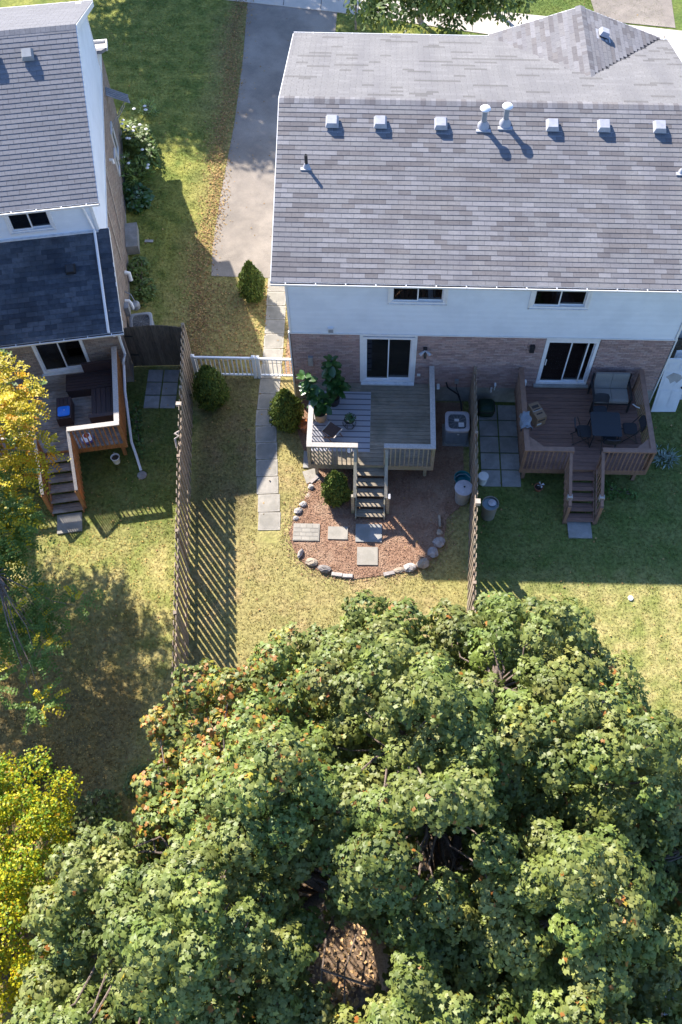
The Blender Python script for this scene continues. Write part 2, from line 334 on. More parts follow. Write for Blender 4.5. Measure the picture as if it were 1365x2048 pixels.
def leaves(tv, tf, pos, nor, tip, size, tint):
    """many copies of a flat leaf outline: returns verts, faces, tints (world)"""
    pos = np.asarray(pos); nor = nor / np.linalg.norm(nor, axis=1, keepdims=True)
    tip = tip - (tip * nor).sum(1, keepdims=True) * nor; tip /= np.linalg.norm(tip, axis=1, keepdims=True) + 1e-9
    side = np.cross(tip, nor); n = len(pos); k = len(tv)
    V = pos[:, None] + size[:, None, None] * (tv[None, :, 0:1] * side[:, None] + tv[None, :, 1:2] * tip[:, None] + tv[None, :, 2:3] * nor[:, None])
    F = (tf[None] + (np.arange(n) * k)[:, None, None]).reshape(-1, tf.shape[1])
    return V.reshape(-1, 3), F, np.repeat(tint, len(tf), axis=0)
def jit(n, a, b): return rng.uniform(a, b, n)
def copy_tree(o, parent=None):
    c = o.copy(); COL.objects.link(c)
    if parent is not None: c.parent = parent
    for ch in list(o.children): copy_tree(ch, c)
    return c

# ------------------------------------------------------------------ ground
def sheet(name, poly, z, m, th=0.0):
    mb = B()
    if th: mb.prism(poly, z - th, z)
    else: mb.add([(x, y, z) for x, y in poly], [tuple(range(len(poly)))])
    return tag(mb.build(name, m), kind='structure')
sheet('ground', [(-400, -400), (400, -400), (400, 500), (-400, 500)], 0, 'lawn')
DRIVE = [(-5.75, 38.9), (-5.62, 35), (-5.62, 31), (-5.78, 27), (-5.82, 24.5), (-5.72, 23.1), (-2.62, 23.05), (-2.62, 30), (-2.0, 33), (-1.9, 38.2)]
sheet('driveway', DRIVE, .012, 'asphalt')
SIDEW = [(-14, 40.1), (-6, 38.75), (-1.8, 38.12), (1.2, 37.5), (6, 36.5), (12.4, 35.2), (24, 33), (24, 35.3), (12.6, 37.3), (9, 37.85), (1.2, 38.9), (-1.8, 39.5), (-6, 40.3), (-14, 41.6)]
sheet('sidewalk', SIDEW, .03, 'sidewalk', .1)
for xj in (-9, -7.4, -5.8, -4.2, -2.6, -1, .6, 2.2, 3.8, 5.4, 7, 8.6, 10.2, 11.8, 13.4):
    yj = np.interp(xj, [-14, -6, -1.8, 1.2, 6, 12.4, 24], [40.1, 38.75, 38.12, 37.5, 36.5, 35.2, 33])
    tag(B().box(xj - .012, xj + .012, yj + .06, yj + 1.6, .028, .0335).build('sidewalk_joint', 'roofbase'), kind='structure')
DRIVE2 = [(9.1, 37.95), (8.5, 44), (12.7, 44), (12.35, 37.5)]
sheet('driveway_across', DRIVE2, .02, 'asphalt')
sheet('road', [(-120, 58), (-120, 66), (120, 46), (120, 38.5), (30, 43)], .016, 'asphalt')
BED = [(-1.75, 15.1), (-2.0, 14.4), (-2.3, 13.6), (-2.45, 13.1), (-2.3, 12.6), (-1.95, 12.1), (-1.3, 11.8), (-.6, 11.62), (.4, 11.8), (1.2, 11.95), (1.8, 12.4), (2.1, 13.0), (2.2, 13.7), (2.72, 14.2), (2.8, 17.9), (-2.4, 17.9), (-2.45, 16.9), (-2.1, 15.8)]
sheet('mulch_bed', BED, .022, 'mulch')
LIT = [(-4.2, 4.6), (-2, 5.4), (1, 5.8), (4, 5.2), (6.2, 4.2), (6.2, -6), (-6, -6), (-5.4, 2), (-4.9, 3.6)]
sheet('leaf_covered_soil', LIT, .018, 'soilbare')
sheet('side_mulch', [(-2.62, 18.9), (-2.62, 23), (-2.9, 23), (-2.95, 18.9)], .015, 'mulch')

def inpoly(x, y, poly):
    r = np.zeros(len(x), bool); j = len(poly) - 1
    for i in range(len(poly)):
        xi, yi = poly[i]; xj, yj = poly[j]
        c = ((yi > y) != (yj > y)) & (x < (xj - xi) * (y - yi) / (yj - yi + 1e-12) + xi); r ^= c; j = i
    return r
# walkway slabs
walk = thing('walkway', None, None, (-3.2, 18, 0)); walk['kind'] = 'structure'
CL = [(23.05, -3.42), (19.6, -3.36), (18.3, -3.38), (17.0, -3.41), (15.0, -3.22), (13.4, -3.03), (12.75, -3.0)]
wy = 22.75; slabs = []
while wy > 12.95:
    cx = np.interp(-wy, [-a for a, b in CL], [b for a, b in CL]); d = .60
    cx2 = np.interp(-(wy - .3), [-a for a, b in CL], [b for a, b in CL]); ang = math.atan2(cx2 - cx, .3) * .6 + random.uniform(-.012, .012)
    R = Matrix.Rotation(ang, 3, 'Z'); t = random.uniform(.86, 1.06); tc = (t, t, t * random.uniform(.97, 1.02))
    slabs.append(((cx + random.uniform(-.01, .01), wy, .018 + random.uniform(-.004, .006)), R, d, tc)); wy -= d + .018
for (c, R, d, tc) in slabs:
    G[0] = Matrix.Translation(c) @ R.to_4x4()
    mb = B(); w = .325; h = d / 2 - .002; o = .03
    V = [(-w, -h, 0), (w, -h, 0), (w, h, 0), (-w, h, 0), (-w, -h, -.05), (w, -h, -.05), (w, h, -.05), (-w, h, -.05)]
    rim = []
    for k in range(16):
        a = 2 * math.pi * (k + .5) / 16; ca, sa = math.cos(a), math.sin(a); p_ = .35
        rim.append(((w - .035) * math.copysign(abs(ca) ** p_, ca), (h - .035) * math.copysign(abs(sa) ** p_, sa), .0))
    mb.add(V, [(4, 7, 6, 5), (0, 1, 5, 4), (1, 2, 6, 5), (2, 3, 7, 6), (3, 0, 4, 7), (0, 3, 2, 1)[::-1]], tc)
    s = mb.build('slab', 'slab_edge', walk)
    B().add([(x, y, .003) for x, y, z in rim] + [(x, y, -.01) for x, y, z in rim], [tuple(range(16))] + [(k, k + 16, (k + 1) % 16 + 16, (k + 1) % 16) for k in range(16)], tc).build('brushed_face', 'slab', s)
G[0] = Matrix.Identity(4)

# ------------------------------------------------------------------ building helpers
def wall_grid(name, x0, x1, z0, z1, y0, y1, holes, m, parent):
    """solid wall in x-z with rectangular openings (x0,x1,z0,z1)"""
    mb = B(); xs = sorted({x0, x1, *[h[0] for h in holes], *[h[1] for h in holes]}); zs = sorted({z0, z1, *[h[2] for h in holes], *[h[3] for h in holes]})
    xs = [x for x in xs if x0 <= x <= x1]; zs = [z for z in zs if z0 <= z <= z1]
    for i in range(len(xs) - 1):
        for j in range(len(zs) - 1):
            cx = (xs[i] + xs[i + 1]) / 2; cz = (zs[j] + zs[j + 1]) / 2
            if not any(h[0] < cx < h[1] and h[2] < cz < h[3] for h in holes): mb.box(xs[i], xs[i + 1], y0, y1, zs[j], zs[j + 1])
    return mb.build(name, m, parent)
def cut_spans(a, b, cuts):
    sp = [(a, b)]
    for c0, c1 in cuts:
        n = []
        for s, e in sp:
            if c1 <= s or c0 >= e: n.append((s, e)); continue
            if c0 > s: n.append((s, c0))
            if c1 < e: n.append((c1, e))
        sp = n
    return [s for s in sp if s[1] - s[0] > .02]
def bricks(parent, x0, x1, z0, z1, y, holes, m, axis='x', limit=300, pal=None):
    pal = pal or [(1, 1, 1), (.86, .84, .84), (1.12, 1.08, 1.06), (.95, .9, .92), (1.05, 1.1, 1.12), (.78, .76, .78)]
    items = []; row = 0; z = z0
    while z + .065 <= z1 + 1e-6:
        x = x0 - (.105 if row % 2 else 0)
        while x < x1:
            a = max(x, x0); b = min(x + .2, x1)
            for s, e in cut_spans(a, b, [(h[0], h[1]) for h in holes if z + .065 > h[2] and z < h[3]]):
                if e - s > .03:
                    t = random.choice(pal); pr = random.uniform(-.0025, .0025)
                    if axis == 'x': items.append((((s + e) / 2, y - .012 + pr, z + .0325), (e - s, .03, .065), None, t))
                    else: items.append(((y + .012 + pr, (s + e) / 2, z + .0325), (.03, e - s, .065), None, t))
            x += .21
        z += .076; row += 1
    pieces('brick', items, parent, m, limit)
def siding(parent, x0, x1, z0, z1, y, holes, step=.105, axis='x', limf=None):
    n = round((z1 - z0) / step); step = (z1 - z0) / n
    for i in range(n):
        z = z0 + i * step
        lo, hi = x0, x1
        if limf: lo, hi = limf(z + step * .9)
        if hi - lo < .05: continue
        for s, e in cut_spans(lo, hi, [(h[0], h[1]) for h in holes if z + step > h[2] + .01 and z < h[3] - .01]):
            t = random.choice([(1, 1, 1), (.985, .985, .985), (1.01, 1.01, 1.01)])
            prof = [(0, 0), (-.022, .004), (-.022, .012), (-.004, step), (0, step)]
            if axis == 'x': P = [(s, y + a, z + b) for a, b in prof]; off = (e - s, 0, 0)
            else: P = [(y - a, s, z + b) for a, b in prof]; off = (0, e - s, 0)
            B().extr(P, off, t).build('siding_plank', 'siding', parent)
def window(parent, x0, x1, z0, z1, y, name='window', frame=.055, curtains=(), blind=0, slide=True, depth=.12, sill=True, third=False, wm='vinyl'):
    w = thing_part(name, parent)
    o = w
    fr = B()
    f = frame
    fr.box(x0, x1, y - .035, y + .09, z1 - f, z1).box(x0, x1, y - .045, y + .09, z0, z0 + f).box(x0, x0 + f, y - .035, y + .09, z0 + f, z1 - f).box(x1 - f, x1, y - .035, y + .09, z0 + f, z1 - f)
    o = fr.build(name, wm, parent)
    xm = (x0 + x1) / 2; s = .035
    for k, (a, b, yy) in enumerate(((x0 + f, xm + .02, y + .0), (xm - .02, x1 - f, y + .035))):
        sb = B(); zz0, zz1 = z0 + f, z1 - f
        sb.box(a, b, yy, yy + .03, zz1 - s, zz1).box(a, b, yy, yy + .03, zz0, zz0 + s).box(a, a + s, yy, yy + .03, zz0 + s, zz1 - s).box(b - s, b, yy, yy + .03, zz0 + s, zz1 - s)
        sb.build('sash', wm, o)
        B().box(a + s - .003, b - s + .003, yy + .012, yy + .017, zz0 + s - .003, zz1 - s + .003).build('pane', 'glass', o)
    for (a, b) in curtains:
        cb = B(); n = max(3, int((b - a) / .035)); pts = [(a + (b - a) * i / n, y + .18 + (.02 if i % 2 else -.02)) for i in range(n + 1)]
        for i in range(n): cb.add([(pts[i][0], pts[i][1], z0 + .02), (pts[i + 1][0], pts[i + 1][1], z0 + .02), (pts[i + 1][0], pts[i + 1][1], z1), (pts[i][0], pts[i][1], z1)], [(0, 1, 2, 3)])
        cb.build('curtain', 'curtain', o)
    if blind:
        B().box(x0 + f, x1 - f, y + .13, y + .135, z1 - blind, z1 - f).build('blind', 'white', o)
    if sill: B().box(x0 - .03, x1 + .03, y - .075, y - .02, z0 - .035, z0 - .002).build('sill', 'white_dirty', o)
    return o
def thing_part(name, parent): return None
def room(parent, x0, x1, z0, z1, y, d=1.6):
    B().add([(x0, y, z0), (x1, y, z0), (x1, y, z1), (x0, y, z1), (x0, y + d, z0), (x1, y + d, z0), (x1, y + d, z1), (x0, y + d, z1)],
            [(4, 5, 6, 7), (0, 1, 5, 4), (3, 7, 6, 2), (0, 4, 7, 3), (1, 2, 6, 5)]).build('room_interior', 'room', parent)
def shingles(parent, org, u, v, ul, vl, m, pal, clip=None, limit=300, tab=.333, expo=.145, clump=5, coll=None):
    """org: lower left corner on the roof plane, u along the eave, v up the slope"""
    u = Vector(u).normalized(); v = Vector(v).normalized(); nn = u.cross(v).normalized()
    tilt = math.asin(.011 / expo); vv = (v * math.cos(tilt) - nn * math.sin(tilt)).normalized(); nn2 = u.cross(vv)
    R = Matrix((u, vv, nn2)).transposed(); items = []; rows = int(vl / expo) + 1; org = Vector(org)
    for r in range(rows):
        b = r * expo; x = -tab * random.choice((.0, .5)) if False else (-(tab / 2) if r % 2 else 0) + random.uniform(-.015, .015) - tab
        t = random.choice(pal); left = 0; last = None
        while x < ul:
            if left <= 0: t = random.choice(pal); left = random.choice((1, 1, 1, 2, 2, 3))
            left -= 1
            a = max(x, 0); e = min(x + tab - .006, ul)
            if e - a > .04:
                h = min(expo + .02, vl - b)
                if h > .03:
                    c = org + u * ((a + e) / 2) + v * (b + h / 2) + nn * .012
                    if clip is None or clip((a + e) / 2, b + h / 2):
                        q = random.uniform(.96, 1.04)
                        items.append((tuple(c), (e - a, h, .012), R, t))
            x += tab
    if coll is not None: coll += items
    else: pieces('shingle', items, parent, m, limit)
def slab_part(name, parent, org, u, v, ul, vl, th, m):
    u = Vector(u).normalized(); v = Vector(v).normalized(); n = u.cross(v).normalized(); o = Vector(org)
    return B().extr([o, o + u * ul, o + u * ul + v * vl, o + v * vl], -n * th).build(name, m, parent)
def gutter(parent, a, b, z, out, hangers, lipm='white', name='gutter'):
    """open trough between a and b (x,y); out = outward (x,y) unit"""
    a = Vector((a[0], a[1], 0)); b = Vector((b[0], b[1], 0)); o = Vector((out[0], out[1], 0)); d = (b - a)
    prof = [(0, 0), (0, -.10), (.075, -.10), (.115, -.03), (.115, 0), (.095, 0), (.095, -.012), (.108, -.014), (.068, -.092), (.008, -.092), (.008, 0)]
    P = [a + o * p + Vector((0, 0, z + q)) for p, q in prof]
    g = B().extr(P, d).build(name, lipm, parent)
    B().extr([a + o * .009 + Vector((0, 0, z - .091)), a + o * .07 + Vector((0, 0, z - .091)), a + o * .094 + Vector((0, 0, z - .045)), a + o * .009 + Vector((0, 0, z - .04))], d * .999).build('gutter_debris', 'gutter_in', g)
    n = hangers
    for i in range(n):
        p = a + d * ((i + .5) / n)
        B().bar(p + Vector((0, 0, z + .004)), p + o * .115 + Vector((0, 0, z + .004)), .022, .008).build('hanger', lipm, g)
    return g
def box_vent(parent, c, R, m, mdark, s=.36, h=.21):
    """square turtle vent; c on the roof plane, R roof axes"""
    g0 = G[0]; G[0] = g0 @ Matrix.Translation(c) @ R.to_4x4()
    o = B().box(-s * .75, s * .75, -s * .8, s * .75, .012, .02).build('roof_vent', m, parent)
    k = s / 2; t = s * .36
    hb = B()
    V = [(-k, -k, h * .35), (k, -k, h * .35), (k, k, h * .35), (-k, k, h * .35), (-t, -t, h), (t, -t, h), (t, t, h), (-t, t, h)]
    hb.add(V, [(4, 5, 6, 7), (0, 1, 5, 4), (1, 2, 6, 5), (2, 3, 7, 6), (3, 0, 4, 7), (3, 2, 1, 0)])
    hb.build('hood', m, o); B().box(-k * .8, k * .8, -k * .8, k * .8, .02, h * .36).build('throat', mdark, o)
    G[0] = g0; return o

# ------------------------------------------------------------------ the semi-detached house on the right
H2 = thing('semi_detached_house', 'large two storey house with grey shingled roof, white siding and pinkish brick behind two decks', 'house', (-2.5, 18, 0))
XL, XR, YB, YF = -2.5, 8.7, 18.0, 27.5
EZ, EY, SL = 5.74, 17.55, .3; RY = 22.8; RZ = EZ + SL * (RY - EY); FEY = 28.05
RXL, RXR = -2.8, 9.12
op_doors = [(-.38, 1.14, .98, 3.06), (4.96, 6.52, 1.02, 3.06)]
op_wins = [(.36, 1.9, 4.52, 5.35), (4.26, 5.83, 4.44, 5.35)]
wall_grid('wall', XL, XR, 0, 5.72, YB + .02, YB + .22, op_doors + op_wins, 'mortar', H2)
B().box(XL, XL + .2, YB + .22, YF, 0, 5.7).box(XR - .2, XR, YB + .22, YF, 0, 5.7).box(XL + .2, XR - .2, YF - .2, YF, 0, 5.7).build('side_walls', 'siding', H2)
for xg in (XL, XR - .2):
    B().extr([(xg, YB + .1, 5.7), (xg, YF - .1, 5.7), (xg, RY, 5.7 + SL * (RY - YB) - .12)], (.2, 0, 0)).build('gable_wall', 'siding', H2)
wall_grid('foundation', XL - .002, XR + .002, 0, .74, YB - .02, YB + .018, [], 'concrete', H2)
bricks(H2, XL + .03, XR - .03, .745, 3.17, YB + .0, [(a - .01, b + .01, c - .01, d + .2) for a, b, c, d in op_doors], 'brick')
B().box(XL, XL + .012, YB - .03, YB + .2, .745, 3.17).build('brick_return', 'brick', H2)
siding(H2, XL + .06, XR - .06, 3.20, 5.70, YB - .005, [(a - .05, b + .05, c - .06, d + .05) for a, b, c, d in op_wins])
B().box(XL, XR, YB - .045, YB + .018, 3.165, 3.198).build('siding_starter_strip', 'white', H2)
for xc in (XL - .01, XR - .05): B().box(xc, xc + .065, YB - .045, YB + .06, 3.2, 5.7).build('corner_trim', 'white', H2)
B().box(XL - .045, XL - .005, YB - .03, YB + .05, .05, 3.2).build('corner_pipe', 'white', H2)
B().box(XR + .0, XR + .04, YB - .03, YB + .03, .1, 3.2).build('corner_pipe', 'white', H2)
for i, (a, b, c, d) in enumerate(op_wins):
    room(H2, a, b, c, d, YB + .22)
    window(H2, a, b, c, d, YB, curtains=[(a + .08, a + .22), (b - .3, b - .1)] if i else [(b - .14, b - .07)], frame=.07)
    tb = B(); q = .05
    tb.box(a - q, b + q, YB - .05, YB - .01, d, d + q).box(a - q, a, YB - .05, YB - .01, c, d).box(b, b + q, YB - .05, YB - .01, c, d).build('window_trim', 'white', H2)
for i, (a, b, c, d) in enumerate(op_doors):
    room(H2, a, b, c, d, YB + .22)
    w = window(H2, a, b, c, d, YB, name='patio_door', frame=.085, sill=False, curtains=[(a + .95, a + 1.1)] if i else [])
    B().box(a - .06, b + .06, YB - .14, YB - .01, c - .07, c - .012).build('threshold', 'white_dirty' if i == 0 else 'concrete', w)
    B().bar((a + (.14 if i else .76), YB - .06, c + .95), (a + (.14 if i else .76), YB - .06, c + 1.2), .025, .03).build('handle', 'white', w)
    if i == 0:
        B().lathe((a + .3, YB + .16, c + .45), [(.04, 0), (.09, .08), (.05, .16), (.03, .17)], 12).build('vase', 'ceramic', w)
        tb = B(); tb.box(a - .09, a, YB - .045, YB - .005, c - .02, d + .06).box(b, b + .07, YB - .045, YB - .005, c - .02, d + .06).box(a - .09, b + .07, YB - .045, YB - .005, d + .06, d + .105).build('door_trim', 'white', w)
    else:
        B().box(a - .0, b + .0, YB - .045, YB - .005, d + .0, d + .1).build('door_trim', 'white', w)
        B().box(b - .32, b - .28, YB - .03, YB - .004, c + .09, d - .09).build('screen_frame', 'white', w)
# roof
u = (1, 0, 0); vn = Vector((0, 1, SL)).normalized(); vf = Vector((0, -1, SL)).normalized()
nl = math.hypot(RY - EY, RZ - EZ); fl = math.hypot(FEY - RY, RZ - EZ)
roof = slab_part('roof', H2, (RXL, EY, EZ), u, vn, RXR - RXL, nl, .13, 'roofbase')
slab_part('roof_deck_front', roof, (RXR, FEY, EZ), (-1, 0, 0), vf, RXR - RXL, fl, .13, 'roofbase')
pal = [(1.0, 1, 1), (.82, .79, .79), (1.14, 1.14, 1.16), (.88, .84, .82), (1.06, 1.06, 1.07), (.97, .96, .98), (1.2, 1.2, 1.22), (.93, .93, .95), (.74, .71, .71), (1.03, 1.01, 1.0), (1, 1, 1)]
palf = [(1.0, 1, .98), (1.0, 1, .98), (1.06, 1.06, 1.04), (1.0, 1, .98), (.74, .73, .70), (1.02, 1.02, 1.0), (1.1, 1.1, 1.08), (.98, .98, .96), (.98, .98, .96), (1.03, 1.03, 1.01)]
allsh = []
shingles(roof, (RXL, EY - .02, EZ), u, vn, RXR - RXL, nl - .1, 'shingle', pal, coll=allsh)
GX, GZ, GY0, GY1 = 6.15, 6.72, 24.78, 28.2; GHW = 2.72
def clipf(a, b):   # far slope; leave out what lies under the cross gable
    x = RXR - a; y = FEY - b * math.cos(math.atan(SL)); z = EZ + SL * (FEY - y)
    gz = GZ - abs(x - GX) * (GZ - EZ) / GHW
    return not (abs(x - GX) < GHW and gz > z + .02)
shingles(roof, (RXR, FEY + .02, EZ), (-1, 0, 0), vf, RXR - RXL, fl - .1, 'shingle', palf, clip=clipf, coll=allsh)
# cross gable towards the street
gs = (GZ - EZ) / GHW; gl = math.hypot(GHW, GZ - EZ)
for sgn in (-1, 1):
    uu = Vector((0, sgn, 0)); vv = Vector((-sgn, 0, gs)).normalized()
    org = (GX + sgn * GHW, GY0 if sgn > 0 else GY1, EZ)
    def clipg(a, b, sgn=sgn):
        y = GY0 + a if sgn > 0 else GY1 - a; x = GX + sgn * (GHW - b * math.cos(math.atan(gs))); z = EZ + gs * (GHW - abs(x - GX))
        return z > EZ + SL * (FEY - y) - .0
    shingles(roof, org, uu, vv, GY1 - GY0, gl - .08, 'shingle', pal, clip=clipg, coll=allsh)
gg = B()
gg.add([(GX, GY0, GZ), (GX, GY1, GZ), (GX - GHW, GY1, EZ), (GX - GHW, FEY - .0, EZ), (GX + GHW, GY1, EZ), (GX + GHW, FEY, EZ)], [(0, 3, 2, 1), (0, 1, 4, 5)])
gg.build('gable_deck', 'roofbase', roof)
B().extr([(GX - GHW, GY1 - .02, EZ - .1), (GX + GHW, GY1 - .02, EZ - .1), (GX, GY1 - .02, GZ - .06)], (0, -.1, 0)).build('gable_face', 'siding', roof)
for sgn in (-1, 1): B().bar((GX, GY1, GZ - .06), (GX + sgn * GHW, GY1, EZ - .06), .04, .14).build('rake_board', 'white', roof)
pieces('shingle', allsh, roof, 'shingle')
# ridge caps
items = []; x = RXL
while x < RXR - .02:
    e = min(x + .14, RXR); t = random.choice(pal)
    for y0, vv in ((RY - .075, vn), (RY + .075, vf)):
        R = Matrix((Vector(u), vn, Vector(u).cross(vn))).transposed() if vv is vn else Matrix((Vector(u), -vf, Vector(u).cross(-vf))).transposed()
        items.append((((x + e) / 2, y0, RZ - SL * .075 + .026), (e - x - .004, .16, .008), R, t))
    x += .14
pieces('ridge_cap', items, roof, 'shingle')
items = []; y = GY0 + .05
while y < GY1:
    for sgn in (-1, 1):
        vv = Vector((-sgn, 0, gs)).normalized(); R = Matrix((vv, Vector((0, sgn, 0)) * 1.0, vv.cross(Vector((0, sgn, 0))))).transposed()
        items.append(((GX + sgn * .075, y, GZ - gs * .075 + .024), (.165, .136, .008), R, random.choice(pal)))
    y += .14
pieces('ridge_cap', items, roof, 'shingle')
for sgn in (-1, 1):
    P0 = Vector((GX, GY0, GZ + .012)); P1 = Vector((GX + sgn * GHW, FEY, EZ + .012)); B().bar(P0, P1, .12, .01).build('valley_flashing', 'roofbase', roof)
# eaves: fascia, gutters, rakes, soffit
B().box(RXL, RXR, EY - .0, EY + .02, EZ - .17, EZ - .012).build('fascia', 'white', H2)
B().box(RXL, RXR, EY + .02, YB + .02, EZ - .17, EZ - .15).build('soffit', 'white', H2)
gutter(H2, (RXL - .01, EY - .0), (RXR, EY - .0), EZ + .002, (0, -1), 15)
gutter(H2, (RXR, FEY), (GX + GHW, FEY), EZ + .0, (0, 1), 1); gutter(H2, (GX - GHW, FEY), (RXL, FEY), EZ + .0, (0, 1), 5)
for xr in (RXL - .02, RXR):
    B().extr([(xr, EY, EZ - .15), (xr, EY, EZ + .015), (xr, RY, RZ + .015), (xr, FEY, EZ + .015), (xr, FEY, EZ - .15), (xr, RY, RZ - .15)], (.02, 0, 0)).build('rake_board', 'white', H2)
# roof vents and pipes
Rn = Matrix((Vector(u), vn, Vector(u).cross(vn))).transposed()
zr = lambda y: EZ + SL * (y - EY)
for xv, yv in ((-1.31, 22.08), (.01, 22.09), (1.67, 22.08), (4.73, 22.1), (6.14, 22.11), (7.67, 22.11)): box_vent(roof, (xv, yv, zr(yv)), Rn, 'metal', 'dark')
Rg = Matrix((Vector((0, 1, 0)), Vector((-1, 0, gs)).normalized(), Vector((0, 1, 0)).cross(Vector((-1, 0, gs)).normalized()))).transposed()
box_vent(roof, (GX + .62, 27.1, GZ - gs * .62), Rg, 'metal', 'dark', .32)
for xv, yv in ((2.84, 22.08), (3.44, 22.16)):
    z0 = zr(yv)
    o = B().box(xv - .2, xv + .2, yv - .2, yv + .22, z0 - .03, z0 + .0).lathe((xv, yv, z0 - .03), [(.17, 0), (.16, .10), (.085, .19), (.085, .22)], 16).build('flue_pipe', 'metal', roof)
    B().lathe((xv, yv, z0 + .14), [(.075, 0), (.075, .40)], 16).build('pipe', 'grey_metal', o)
    B().lathe((xv, yv, z0 + .55), [(.06, -.04), (.13, 0), (.15, .03), (.13, .06), (.03, .10), (.0, .105)], 20).build('cap', 'white', o)
for xv, yv in ((-1.97, 20.78), (8.23, 20.84)):
    z0 = zr(yv)
    o = B().box(xv - .16, xv + .12, yv - .12, yv + .12, z0 + .0, z0 + .022).lathe((xv, yv, z0), [(.11, 0), (.06, .12), (.05, .14)], 14).build('plumbing_stack', 'metal', roof)
    B().lathe((xv, yv, z0 + .1), [(.045, 0), (.045, .32), (.03, .32), (.03, .2)], 14).build('pipe', 'black', o)
# wall fixtures
B().box(-1.38, -1.22, YB - .08, YB - .01, 3.27, 3.45).build('wall_vent', 'white', H2)
for k in range(3): B().box(-1.37, -1.23, YB - .092, YB - .08, 3.29 + k * .05, 3.32 + k * .05).build('vent_louvre', 'grey_metal', H2)
o = B().lathe((1.46, YB - .07, 2.62), [(.06, 0), (.06, .05), (.02, .06)], 12).bar((1.46, YB - .03, 2.62), (1.46, YB - .12, 2.55), .04, .04).build('wall_lamp', 'black', H2)
for sx_ in (-1, 1): B().tube([(1.46, YB - .1, 2.58), (1.46 + sx_ * .08, YB - .16, 2.56), (1.46 + sx_ * .15, YB - .2, 2.5)], [.02, .045, .055], 10).build('spot_head', 'metal', o)
B().tube([(1.46, YB - .1, 2.56), (1.46, YB - .17, 2.44), (1.46, YB - .2, 2.36)], [.03, .05, .04], 10).build('sensor', 'black', o)
B().box(4.52, 4.66, YB - .12, YB - .01, 2.58, 2.86).build('wall_lamp', 'black', H2)
B().box(1.28, 1.38, YB - .06, YB - .01, 1.3, 1.38).build('socket_cover', 'pvc', H2)
B().tube([(1.96, YB - .02, .86), (1.96, YB - .14, .86), (1.96, YB - .17, .82)], .05, 12).build('vent_pipe', 'pvc', H2)
B().box(2.46, 2.58, YB - .08, YB - .01, .98, 1.16).build('meter_box', 'grey_metal', H2)
B().tube([(2.2, YB - .03, 1.0), (2.25, YB - .08, .8), (2.45, YB - .1, .62), (2.6, YB - .12, .5), (2.72, YB - .2, .2), (2.74, YB - .5, .15)], .025, 8).build('line_set', 'black', H2)
B().tube([(2.52, YB - .04, .98), (2.54, YB - .06, .7), (2.68, YB - .12, .35)], .012, 6).build('conduit', 'dark', H2)
B().tube([(3.72, YB - .02, .98), (3.72, YB - .12, .98), (3.70, YB - .12, .78)], .033, 12).build('vent_pipe', 'pvc', H2)
B().tube([(3.62, YB - .09, .82), (3.62, YB - .09, .62)], .033, 12).build('vent_pipe', 'pvc', H2)
B().tube([(4.62, YB - .02, 1.15), (4.62, YB - .1, 1.15), (4.62, YB - .1, 1.0)], .05, 10).build('dryer_vent', 'pvc', H2)
B().box(-2.02, -1.88, YB - .1, YB - .01, 1.75, 2.15).build('utility_box', 'grey_metal', H2)

